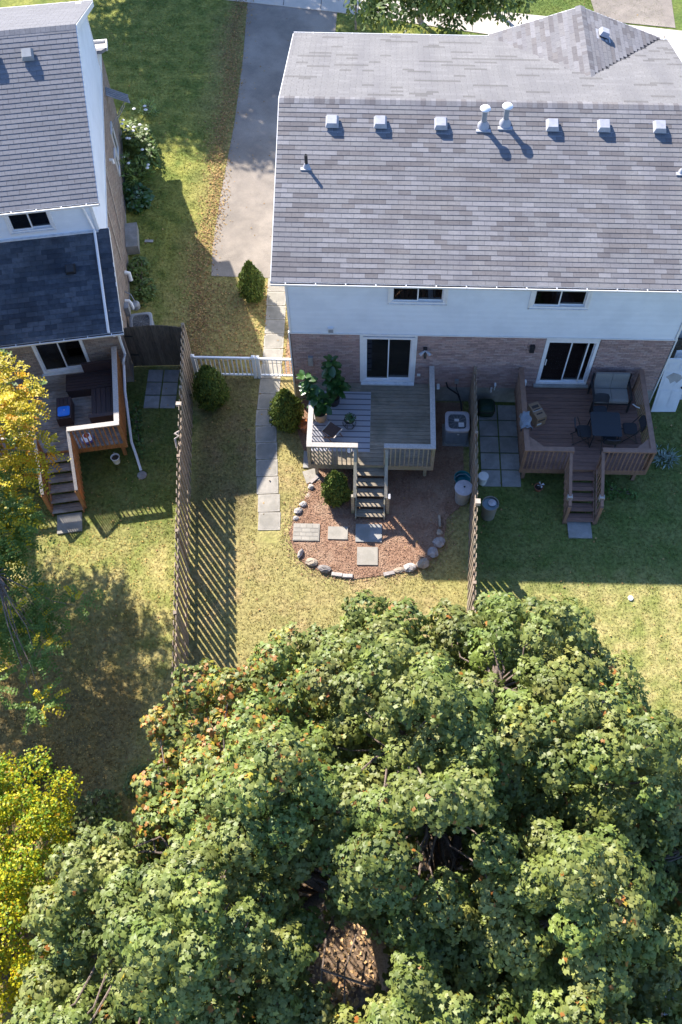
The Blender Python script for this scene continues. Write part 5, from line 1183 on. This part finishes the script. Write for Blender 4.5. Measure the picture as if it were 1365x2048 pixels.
def in_hole(p, pad=0):
    C_ = np.array([0, 0, CAMH * 1.6])
    q_ = p[2]     # light falls through here on to the litter
    if math.hypot(p[0] - (-.3 - .75 * q_), p[1] - (1.8 + 1.01 * q_)) < .72 + pad * .8: return True
    for (hx, hy, hz), r in HOLES:      # the gaps lean slightly, as the limbs do
        f = (p[2] - hz) / (CAMH - hz); qx = hx * (1 - f); qy = hy * (1 - f)
        if math.hypot(p[0] - qx, p[1] - qy) < r + pad: return True
    return False
rm = random.Random(11); clumps = []
tries = 0
while len(clumps) < 780 and tries < 90000:
    tries += 1; x = rm.uniform(-7.2, 9); y = rm.uniform(-1.6, 9.4)
    if not inpoly(np.array([x]), np.array([y]), FOOT)[0]: continue
    d = edge_dist(x, y, FOOT); up = 4.6 + 3.6 * (1 - math.exp(-d / 1.9)) + .75 * math.sin(x * 1.9 + 1.3 * math.sin(y * 1.1)) * min(1, d) + .6 * math.sin(y * 2.3 + x * .7) * min(1, d)
    lowc = rm.random() < .45; z = up - (rm.uniform(.9, 2.8) if lowc else rm.uniform(0, .75)); r = rm.uniform(.30, .56)
    if in_hole((x, y, z), r * .75): continue
    if d < .25: continue
    if any((x - c[0]) ** 2 + (y - c[1]) ** 2 + ((z - c[2]) * 1.1) ** 2 < (.80 * (r + c[3])) ** 2 for c in clumps): continue
    clumps.append((x, y, z, r, lowc))
def clump_leaves(c, n, sz, rust):
    x, y, z, r, low = c
    d = unit(n); d[:, 2] = np.abs(d[:, 2]) * 1.0 - .12; d /= np.linalg.norm(d, axis=1, keepdims=True)
    rad = r * (rng.uniform(.45, 1.0, n) ** .45) * (1 + .18 * np.sin(np.arctan2(d[:, 1], d[:, 0]) * 5 + x * 3)); p = np.array([x, y, z]) + d * rad[:, None] * [1, 1, .8]
    nor = d * .95 + [0, 0, .45] + rng.normal(size=(n, 3)) * .42; tip = d * [1, 1, .2] - [0, 0, .25] + rng.normal(size=(n, 3)) * .35
    s = rng.uniform(.7, 1.2, n) * sz
    q = rng.random(n); t = np.repeat(rng.uniform(.85, 1.18, (n, 1)), 3, 1)
    cl = rng.uniform(.78, 1.15) * rng.uniform(.95, 1.05, 3); t = t * cl
    t[q < rust] = t[q < rust] * [2.1, .75, .7]; m2 = (q > rust) & (q < rust * 2.2); t[m2] = t[m2] * [1.7, 1.2, .6]
    return leaves(MAPLE_V, MAPLE_T, p, nor, tip, s, t)
parts_ = []
for c in clumps:
    n = int(760 * (c[3] / .6) ** 2 * (.75 if c[4] else 1)); dr = math.hypot(c[0] + 3.6, c[1] - 5.9)
    rust = .003 + (.20 if dr < 1.0 else .09 if dr < 2.0 else .03 if dr < 3 else 0) + (.08 if math.hypot(c[0] + 4.3, c[1] - 4.2) < .9 else 0) + (.035 if rm.random() < .12 else 0)
    if c[1] < -.6: n = n // 3
    parts_.append(clump_leaves(c, n, .105, rust))
nf = 34000; fx = rng.uniform(-6.5, 8, nf); fy = rng.uniform(-1, 8.6, nf); ok = inpoly(fx, fy, FOOT); fx = fx[ok]; fy = fy[ok]; fz = rng.uniform(3.0, 5.2, len(fx))
keep = np.array([not in_hole((a, b, c_), .1) and edge_dist(a, b, FOOT) > .5 for a, b, c_ in zip(fx, fy, fz)]); P = np.stack([fx, fy, fz], 1)[keep]; n = len(P)
parts_.append(leaves(MAPLE_V, MAPLE_T, P, rng.normal(size=(n, 3)) * .5 + [0, 0, 1], rng.normal(size=(n, 3)), rng.uniform(.11, .16, n), np.repeat(rng.uniform(.7, 1.1, (n, 1)), 3, 1)))
TR = thing('maple_tree', 'huge green maple with a few rusty leaves filling the bottom of the picture', 'tree', (.55, .9, 0))
def crown(t, L, m, name='crown'):
    V, F, T = merge(L); o = WM[t].inverted(); V = V @ np.array(o)[:3, :3].T + np.array(o)[:3, 3]; return bulk(name, V, F, T, m, t)
crown(TR, parts_, 'maple')
limbs = [((.55, .9, 0), (.6, 1.2, 1.6), (.25, 2.2, 3.0), (-.7, 2.75, 4.1), (-1.6, 3.1, 5.0), (-2.8, 4.2, 5.6)), ((.6, 1.1, 1.6), (1.2, 2.2, 3.2), (1.75, 3.4, 4.4), (2.3, 5.0, 5.6), (2.6, 6.8, 6.2)), ((1.75, 3.4, 4.4), (1.2, 4.2, 5.3), (.6, 5.6, 6.2)), ((.6, 1.1, 1.6), (2.4, 1.6, 3.4), (4.2, 2.6, 4.6), (5.6, 3.3, 5.0)),
         ((-.7, 2.75, 4.1), (-1.6, 2.2, 4.3), (-2.4, 1.4, 4.5), (-3.6, 1.5, 4.8), (-4.6, 1.9, 5.0)), ((.6, 1.1, 1.6), (.9, .1, 3.4), (.8, -1.6, 5.0)), ((2.4, 1.6, 3.4), (3.6, .2, 4.4), (5.0, -1.0, 4.8)), ((-1.6, 2.9, 5.2), (-3.0, 3.0, 5.2), (-4.0, 3.3, 5.0)), ((4.2, 2.4, 5.0), (4.6, 4.6, 5.8), (4.9, 6.2, 6.0))]
rads = [.28, .18, .11, .17, .12, .15, .1, .07, .1]; tr = B()
with frame(TR):
    pass
nodes = []
for L_, r0 in zip(limbs, rads):
    n = len(L_); tr.tube(L_, [r0 * (1 - .75 * i / (n - 1)) for i in range(n)], 9)
    for a, b in zip(L_, L_[1:]):
        for k in range(4): nodes.append(Vector(a).lerp(Vector(b), k / 4))
tr.build('trunk', 'bark', TR)
br = B()
for c in clumps:
    if c[1] < -2: continue
    p = Vector((c[0], c[1], c[2] - .1)); q = min((n_ for n_ in nodes if n_.z > 3.6), key=lambda n_: (n_ - p).length + max(0, n_.z - p.z) * 2); k1 = q.lerp(p, .35) + Vector((rm.uniform(-.25, .25), rm.uniform(-.25, .25), rm.uniform(-.1, .25))); k2 = q.lerp(p, .7) + Vector((rm.uniform(-.2, .2), rm.uniform(-.2, .2), rm.uniform(-.1, .1))); br.tube([q, k1, k2, p], [.03, .024, .016, .008], 5, cap=False)
br.build('branches', 'bark', TR)

# yellowing locust at the left edge
def frond_tree(t, clumps_, n_fr, m, leafl, tintf, per=14, fl=.45):
    L = []
    for c in clumps_:
        x, y, z, r = c[:4]; n = int(n_fr * (r / .6) ** 2); d = unit(n); d[:, 2] = np.abs(d[:, 2]) - .1; d /= np.linalg.norm(d, axis=1, keepdims=True); b = np.array([x, y, z]) + d * (r * rng.uniform(.3, .9, (n, 1))) * [1, 1, .6]
        az = d * [1, 1, .3] + rng.normal(size=(n, 3)) * .4; az /= np.linalg.norm(az, axis=1, keepdims=True); side = np.cross(az, [0, 0, 1.]); side /= np.linalg.norm(side, axis=1, keepdims=True)
        ln = rng.uniform(.7, 1.2, n) * fl; tn = tintf(c, n)
        for k in range(per):
            f = (k // 2 + 1) / (per / 2); s_ = 1 if k % 2 else -1; p = b + az * (ln * f)[:, None] + np.array([0, 0, -1.]) * (ln * .45 * f * f)[:, None]
            L.append(leaves(LEAF4[0] * [1.1, 1, 1], LEAF4[1], p, rng.normal(size=(n, 3)) * .3 + [0, 0, 1], side * s_ + az * .5, leafl * rng.uniform(.8, 1.2, n), tn))
    return L
LO = thing('locust_tree', 'feathery locust turning yellow at the left edge, over the deck stairs', 'tree', (-11.2, 11.4, 0))
lc = []; rl = random.Random(4); tries = 0
while len(lc) < 92 and tries < 20000:
    tries += 1; d = Vector((rl.gauss(0, 1), rl.gauss(0, 1), rl.gauss(0, 1))).normalized(); q = rl.uniform(.35, 1) ** .4; p = Vector((-10.75 + d.x * 2.55 * q - max(0, 12 + d.y * 3.4 * q - 12) * .28, 12.8 + d.y * 3.2 * q, 5.0 + d.z * 2.1 * q)); r = rl.uniform(.38, .62)
    if any((p - Vector(c[:3])).length < .62 * (r + c[3]) for c in lc): continue
    lc.append((p.x, p.y, p.z, r))
for k in range(26): q_ = rl.random(); lc.append((-10.6 + 3.2 * q_ + rl.uniform(-.5, .5), 9.6 - 2.4 * rl.random() + rl.uniform(-.5, .5), 3.0 + rl.uniform(-.8, .8), rl.uniform(.26, .42)))
for k in range(20): lc.append((-9.4 + rl.uniform(-1.0, .9), 10.6 + rl.uniform(-1.1, 1.1), 4.1 + rl.uniform(-.9, .8), rl.uniform(.32, .5)))
def lt(c, n):
    yel = np.clip((c[1] - 10.2) / 2.2 + (c[2] - 5) * .25, 0, 1); q = (rng.random(n) < (.12 + .75 * yel))[:, None]; b = rng.uniform(.8, 1.25, (n, 1))
    return np.where(q, b * np.array([[3.0, 1.8, .6]]), b * np.array([[.8, .95, 1.3]])) * np.where(rng.random((n, 1)) < .12 * yel, [[1.15, .7, .6]], [[1, 1, 1]])
crown(LO, frond_tree(LO, lc, 54, 'locust', .085, lt), 'locust')
tr = B(); LL = [((-11.2, 11.4, 0), (-11.0, 11.5, 1.6), (-10.9, 11.9, 3.2), (-10.3, 12.4, 5.0), (-9.9, 12.9, 6.4)), ((-11.0, 11.5, 1.6), (-10.3, 10.9, 3.0), (-9.4, 10.2, 4.2), (-8.7, 9.4, 4.0)), ((-10.9, 11.9, 3.2), (-11.6, 12.8, 4.4), (-12, 13.6, 5.2))]; nodes = []
for L_, r0 in zip(LL, (.26, .13, .15)):
    tr.tube(L_, [r0 * (1 - .7 * i / (len(L_) - 1)) for i in range(len(L_))], 8)
    for a, b in zip(L_, L_[1:]): nodes += [Vector(a).lerp(Vector(b), k / 3) for k in range(3)]
tr.build('trunk', 'bark', LO); br = B()
for c in lc: p = Vector(c[:3]); q = min((n_ for n_ in nodes if n_.z > 1.8), key=lambda n_: (n_ - p).length); br.tube([q, q.lerp(p, .35) + Vector((rl.uniform(-.15, .15), rl.uniform(-.15, .15), .1)), q.lerp(p, .7) + Vector((rl.uniform(-.15, .15), rl.uniform(-.15, .15), .0)), p], [.018, .014, .01, .005], 4, cap=False)
br.build('branches', 'bark', LO)

# yellow-green bush tree at the lower left
YB_ = thing('yellow_tree', 'bright yellow green small leaved tree at the lower left corner', 'tree', (-8.3, 3.0, 0))
yc = []; tries = 0; ry = random.Random(9)
while len(yc) < 170 and tries < 20000:
    tries += 1; x = ry.uniform(-10.5, -5.6); y = ry.uniform(-2.5, 5.6); lim = -6.35 - .25 * max(0, y - 3) * 1.6 - .12 * max(0, 3 - y)
    if x > lim + (ry.uniform(0, .9) if ry.random() < .12 else 0): continue
    z = 3.0 + 1.6 * (1 - math.exp(-(lim - x) / 1.0)) * (1 - .25 * max(0, y - 3.5)) + ry.uniform(-1.3, .3); r = ry.uniform(.25, .5)
    if any(math.dist((x, y, z), c[:3]) < .65 * (r + c[3]) for c in yc): continue
    yc.append((x, y, z, r))
L = []
for c in yc:
    n = 460; d = unit(n); d[:, 2] = abs(d[:, 2]) - .15; p = np.array(c[:3]) + d * c[3] * rng.uniform(.4, 1, (n, 1)) * [1, 1, .8]; b = rng.uniform(.75, 1.25, (n, 1)); yel = min(1, max(0, (3.2 - c[1]) / 3.0))
    q = rng.random((n, 1)) < .55 + .4 * yel; L.append(leaves(LEAF4[0] * [1.4, 1, 1], LEAF4[1], p, d * .6 + [0, 0, .7] + rng.normal(size=(n, 3)) * .5, d + rng.normal(size=(n, 3)) * .4, rng.uniform(.04, .08, n), np.where(q, b * [[2.9, 2.0, .45]], b * [[1.2, 1.4, .7]]) * np.where(rng.random((n, 1)) < .08, [[.9, .55, .6]], [[1, 1, 1]])))
crown(YB_, L, 'locust'); tr = B()
for c in yc[::2]: tr.tube([(-8.3, 3.0 - max(0, 1 - c[1]) * .5, 0), (-8.3 + (c[0] + 8.3) * .5, 3 + (c[1] - 3) * .5, c[2] * .55), c[:3]], [.06, .035, .01], 5, cap=False)
tr.build('trunk', 'bark', YB_)

# street trees
def round_tree(name, label, loc, cr, rad, hz, m, ncl, tl, seed, rr=(.4, .7), per=150):
    t = thing(name, label, 'tree', (*loc, 0)); r_ = random.Random(seed); cs = []
    while len(cs) < ncl:
        d = Vector((r_.gauss(0, 1), r_.gauss(0, 1), r_.gauss(0, 1))).normalized() * (r_.uniform(.1, 1) ** .45); cs.append((cr[0] + d.x * rad, cr[1] + d.y * rad, cr[2] + d.z * hz, r_.uniform(*rr)))
    L = []
    for c in cs:
        n = per; d = unit(n); p = np.array(c[:3]) + d * c[3] * rng.uniform(.4, 1, (n, 1)); b = rng.uniform(.7, 1.25, (n, 1)); q = rng.random((n, 1)) < .08
        L.append(leaves(LEAF4[0], LEAF4[1], p, d + [0, 0, .8] + rng.normal(size=(n, 3)) * .5, d * .5 - [0, 0, .8] + rng.normal(size=(n, 3)) * .3, rng.uniform(*tl, n), np.where(q, b * [[2.0, 1.5, .6]], b)))
    crown(t, L, m); tr = B(); tr.tube([(*loc, 0), (loc[0], loc[1], cr[2] * .5), cr], [.14, .11, .05], 8)
    for c in cs[::3]: tr.tube([(loc[0], loc[1], cr[2] * .5), ((loc[0] + c[0]) / 2, (loc[1] + c[1]) / 2, (cr[2] * .5 + c[2]) / 2 - .1), c[:3]], [.05, .03, .01], 5, cap=False)
    tr.build('trunk', 'bark_l', t); return t
round_tree('ash_tree', 'green street tree hanging over the sidewalk behind the grey roof', (1.6, 37.6), (1.5, 34.9, 3.6), 3.1, 1.5, 'shrubm', 80, (.12, .24), 21, (.4, .7), 110)
round_tree('ash_tree', 'second street tree crown closest to the cross gable, over the sidewalk', (4.6, 38.6), (3.6, 35.6, 3.2), 2.3, 1.3, 'shrubm', 60, (.12, .24), 27, (.35, .6), 110)
st_ = thing('young_tree', 'thin pale sapling with drooping twigs on the front lawn beside the driveway', 'tree', (-1.08, 37.0, 0))
tr = B(); tr.tube([(-1.08, 37.0, 0), (-1.06, 37.0, 1.6), (-1.1, 36.9, 3.0)], [.05, .04, .02], 7); tr.build('trunk', 'bark_l', st_)
L = []
for k in range(16):
    a = rng.uniform(0, 6.28); c = np.array([-1.1 + .8 * math.cos(a), 36.9 + .8 * math.sin(a), 2.6 + rng.uniform(-.6, .6)]); n = 90; d = unit(n); L.append(leaves(LEAF4[0] * [.6, 1, 1], LEAF4[1], c + d * .45 * rng.uniform(.2, 1, (n, 1)) * [1, 1, 1.4], rng.normal(size=(n, 3)), rng.normal(size=(n, 3)) * .3 - [0, 0, 1.], rng.uniform(.12, .2, n), np.repeat(rng.uniform(.7, 1.4, (n, 1)), 3, 1)))
crown(st_, L, 'shrubm')
round_tree('shade_tree', 'broad tree beyond the driveway whose shadow covers the upper left lawn', (-14.2, 44.0), (-14.0, 43.8, 9.2), 4.9, 2.7, 'shrubm', 210, (.2, .34), 33, (.6, 1.0), 120)
round_tree('shade_tree', 'second tree along the street that shades the driveway end', (-9.9, 44.9), (-9.8, 45.0, 8.5), 3.3, 2.2, 'shrubm', 110, (.2, .34), 35, (.5, .9), 120)

# plants along the side of the left house
def bush(name, label, x, y, rx, ry_, h, n, m, ls, seed, tintc=(1, 1, 1), cat='plant', blades=False, rot=PH, flowers=0):
    t = thing(name, label, cat, (x, y, 0), rot); r = np.random.default_rng(seed); d = r.normal(size=(n, 3)); d[:, 2] = abs(d[:, 2]); d /= np.linalg.norm(d, axis=1, keepdims=True)
    nl_ = 7; lc_ = r.uniform(-.75, .75, (nl_, 2)); ci = r.integers(0, nl_, n); p = np.stack([(lc_[ci, 0] + d[:, 0] * .4) * rx, (lc_[ci, 1] + d[:, 1] * .4) * ry_, d[:, 2] * h * (.6 + .4 * r.random(n))], 1)
    b = r.uniform(.7, 1.3, (n, 1)) * np.array([tintc]); nor = d * .5 + [0, 0, .9] + r.normal(size=(n, 3)) * .35; tip = d * [1, 1, .3] + r.normal(size=(n, 3)) * .3
    if blades: nor = r.normal(size=(n, 3)) * .6 + [0, 0, .6]; tip = d * [1, 1, .8]
    V, F, T = leaves(LEAF4[0] * ([.35, 1, 1] if blades else [1.35, 1, 1]), LEAF4[1], p, nor, tip, r.uniform(*ls, n), b); bulk('foliage', V, F, T, m, t)
    with frame(t):
        s = B()
        for k in range(nl_): s.tube([(0, 0, 0), (lc_[k, 0] * rx * .6, lc_[k, 1] * ry_ * .6, h * .5), (lc_[k, 0] * rx, lc_[k, 1] * ry_, h * .8)], .012, 4)
        s.build('stems', 'bark', t)
        if flowers:
            f = B()
            for k in range(flowers): q = Vector((r.uniform(-rx, rx), r.uniform(-ry_, ry_), h * r.uniform(.8, 1.1))); f.lathe(q, [(.03, 0), (.07, .02), (.03, .05), (0, .06)], 6)
            f.build('flowers', 'ceramic', t)
    return t
def lg(x, y): p = LG @ Vector((x, y, 0)); return p.x, p.y
bush('hosta', 'broad leaved green hosta bed beside the brick side wall, next to the concrete step', *lg(.45, 8.1), .42, .65, .5, 420, 'fig', (.14, .24), 1, (1.1, 1.1, .9))
bush('daylily_clump', 'strappy green and white daylilies along the side of the left house', *lg(.5, 9.6), .5, .75, .6, 520, 'shrubm', (.18, .34), 2, (1.6, 1.6, 1.5), blades=True, flowers=5)
bush('rose_bush', 'leafy bush with white blooms by the grey side canopy', *lg(.62, 11.5), .5, .95, .8, 900, 'shrubm', (.08, .15), 3, (1.2, 1.15, .9), flowers=14)
bush('pale_grass_clump', 'pale spiky clump at the sunny end of the side bed', *lg(1.05, 13.0), .3, .3, .45, 260, 'shrubm', (.12, .22), 4, (2.6, 2.4, 2.8), blades=True)
bush('leafy_groundcover', 'low bush in the shade between the concrete step and the gas meter', *lg(.45, 4.2), .4, 1.0, .5, 900, 'shrubm', (.07, .14), 5, (1.1, 1.1, .9))
bush('spreading_bush', 'dark shrub casting a ragged edge on the lawn beside the daylilies', *lg(1.05, 10.5), .45, 1.0, .65, 620, 'shrubm', (.08, .15), 6, (.9, 1.0, .8))
bush('silver_plant', 'silvery spiky plant on the grass right of the brown deck', 8.95, 16.0, .3, .3, .3, 200, 'shrubm', (.12, .26), 7, (2.8, 2.4, 8), blades=True, rot=0)
bush('weed_clump', 'small leafy weeds beside the left downspout', -7.35, 16.6, .18, .9, .5, 360, 'shrubm', (.06, .12), 8, (.9, 1.0, .8), rot=PH)
bush('garden_weeds', 'low green weeds under the front edge of the brown deck', 7.35, 14.7, .55, .25, .22, 260, 'shrubm', (.06, .12), 9, (.9, 1.1, .8), rot=0)
bush('dry_plant', 'dried brown stems among the leaves under the maple, lower middle', -.7, .9, .5, .4, .4, 160, 'litter', (.08, .16), 10, (.9, .9, .8), rot=0)
G[0] = Matrix.Identity(4)
tag(B().tube([(-1.0, 1.55, .5), (.15, 1.2, .62)], .028, 7).tube([(-.9, 2.2, .4), (-.98, 1.3, .5), (-.95, .4, .4)], .022, 6).tube([(-.2, 2.3, .35), (-.45, 1.5, .5), (-.42, .5, .6)], .02, 6).build('fallen_branches', 'bark'), 'thin bare crossed branches in the leafy gap at the foot of the maple', 'branch')

for k, (lb_, bx, by, s_) in enumerate((('dark undergrowth between the yellow tree and the maple in the left yard', -6.9, 5.1, 1.0), ('low dark bush just above the yellow tree at the left edge', -8.6, 5.9, .8), ('small shaded bush by the lower end of the long fence', -5.7, 5.7, .6), ('ragged dark bush left of the maple beside the yellow leaves', -7.6, 4.3, 1.1))):
    bush('undergrowth_bush', lb_, bx, by, .8 * s_, .7 * s_, .9 * s_, int(700 * s_), 'shrubm', (.06, .12), 60 + k, (1.0, .85, .7), rot=0)
G[0] = Matrix.Identity(4)
# ------------------------------------------------------------------ grass blades, fallen leaves, mulch chips
SL_POLYS = [DRIVE, SIDEW, BED, [(-2.6, 17.9), (8.8, 17.9), (8.8, 27.6), (-2.6, 27.6)], [tuple((LG @ Vector(q))[:2]) for q in ((-7, -.02, 0), (.03, -.02, 0), (.03, 11, 0), (-7, 11, 0))],
            [(3.25, 14.78), (4.5, 14.78), (4.5, 18), (3.25, 18)], [(-7.35, 17.45), (-6.3, 17.45), (-6.3, 18.95), (-7.35, 18.95)], [(5.74, 13.08), (6.47, 13.08), (6.47, 13.68), (5.74, 13.68)], [(-3.75, 16.8), (-3.08, 16.8), (-3.08, 22.9), (-3.75, 22.9)], [(-3.72, 17), (-3.1, 17), (-2.68, 12.7), (-3.35, 12.6)]]
def scatter_pts(n, x0, x1, y0, y1, avoid):
    x = rng.uniform(x0, x1, n); y = rng.uniform(y0, y1, n); ok = np.ones(n, bool)
    for P in avoid: ok &= ~inpoly(x, y, P)
    return x[ok], y[ok]
x, y = scatter_pts(520000, -13.5, 12, 4.5, 40, SL_POLYS)
keep = (np.sin(x * 7 + 3 * np.sin(y * 5)) * np.sin(y * 6 + 2 * np.sin(x * 4)) + rng.normal(size=len(x)) * .8) > -.6; x = x[keep]; y = y[keep]; n = len(x)
a = rng.uniform(0, 2 * np.pi, n); h = rng.uniform(.018, .05, n); w = rng.uniform(.008, .015, n); le = rng.uniform(.01, .06, n); la = rng.uniform(0, 2 * np.pi, n)
V = np.stack([np.stack([x - np.cos(a) * w, y - np.sin(a) * w, np.zeros(n)], 1), np.stack([x + np.cos(a) * w, y + np.sin(a) * w, np.zeros(n)], 1), np.stack([x + np.cos(la) * le, y + np.sin(la) * le, h], 1)], 1).reshape(-1, 3)
g = np.repeat(rng.uniform(.85, 1.45, (n, 1)), 3, 1); straw = rng.random(n) < .16; g[straw] *= [1.35, 1.1, .9]
bulk('grass', V, np.arange(3 * n).reshape(-1, 3), g, 'blade', None, 'stuff')
gm = bpy.data.objects['ground'].data
def litter(name, x, y, s0, s1, pal_, m='litter', zz=.02, flat=.35):
    n = len(x); P = np.stack([x, y, zz + rng.uniform(0, .02, n)], 1); t = np.array(pal_)[rng.integers(0, len(pal_), n)] * rng.uniform(.75, 1.25, (n, 1))
    V, F, T = leaves(LEAF4[0] * [1.5, 1, 1], LEAF4[1], P, rng.normal(size=(n, 3)) * flat + [0, 0, 1], rng.normal(size=(n, 3)), rng.uniform(s0, s1, n), t); bulk(name, V, F, T, m, None, 'stuff')
LP = [(1.1, 1.2, 1.1), (1.3, 1.5, 1.4), (.85, .85, .9), (1.35, 1.4, 1.1), (.7, .7, .7)]
HB = [[(-2.6, 17.9), (8.8, 17.9), (8.8, 27.6), (-2.6, 27.6)], SL_POLYS[4]]
y = np.concatenate([rng.uniform(19, 39, 5200), rng.uniform(19, 24.5, 1500)]); x = -5.95 + rng.normal(size=len(y)) * .24 - .1 + .1 * np.sin(y); x[5200:] = rng.uniform(-6.3, -3.7, 1500); y[5200:] = rng.uniform(19, 22.8, 1500); litter('fallen_leaves', x, y, .035, .075, LP)
x, y = scatter_pts(2600, -12, 11, 5, 40, HB); litter('scattered_leaves', x[:1700], y[:1700], .035, .075, LP)
x = rng.uniform(-3.05, -2.6, 500); y = rng.uniform(18.9, 23, 500); litter('mulch_strip_leaves', x, y, .03, .07, LP)
x = -8.6 + rng.normal(size=5000) * 1.8; y = 9.0 + rng.normal(size=5000) * 2.6; litter('locust_leaf_fall', x, y, .02, .05, [(1.3, 1.5, .9), (1.2, 1.25, .8), (1.0, 1.2, .8)])
x, y = scatter_pts(22000, -6, 6.5, -4, 6, []); ok = inpoly(x, y, LIT); litter('leaf_litter', x[ok], y[ok], .05, .12, [(1.5, 1.7, 1.9), (1.1, 1.2, 1.3), (.7, .7, .8), (1.8, 1.9, 2.0)], flat=.6)
x, y = scatter_pts(52000, -2.6, 3, 11.5, 18, [[(-2.34, 12.8), (-1.52, 12.8), (-1.52, 13.43), (-2.34, 13.43)], [(-1.33, 12.87), (-.7, 12.87), (-.7, 13.35), (-1.33, 13.35)], [(-.52, 12.8), (.3, 12.8), (.3, 13.44), (-.52, 13.44)], [(-.45, 12.05), (.2, 12.05), (.2, 12.68), (-.45, 12.68)]]); ok = inpoly(x, y, BED); x = x[ok]; y = y[ok]
ea = rng.integers(0, 13, 2600); ef = rng.random(2600); BA = np.array(BED[:14]); BX = BA[ea, 0] * (1 - ef) + BA[ea + 1, 0] * ef + rng.normal(size=2600) * .16; BY = BA[ea, 1] * (1 - ef) + BA[ea + 1, 1] * ef + rng.normal(size=2600) * .16
x = np.concatenate([x, BX]); y = np.concatenate([y, BY])
litter('bark_chips', x, y, .015, .04, [(1, 1, 1), (1.12, 1.12, 1.1), (.82, .78, .76), (1.05, .98, .94), (1.2, 1.2, 1.18)], 'mulch', .02, .45)
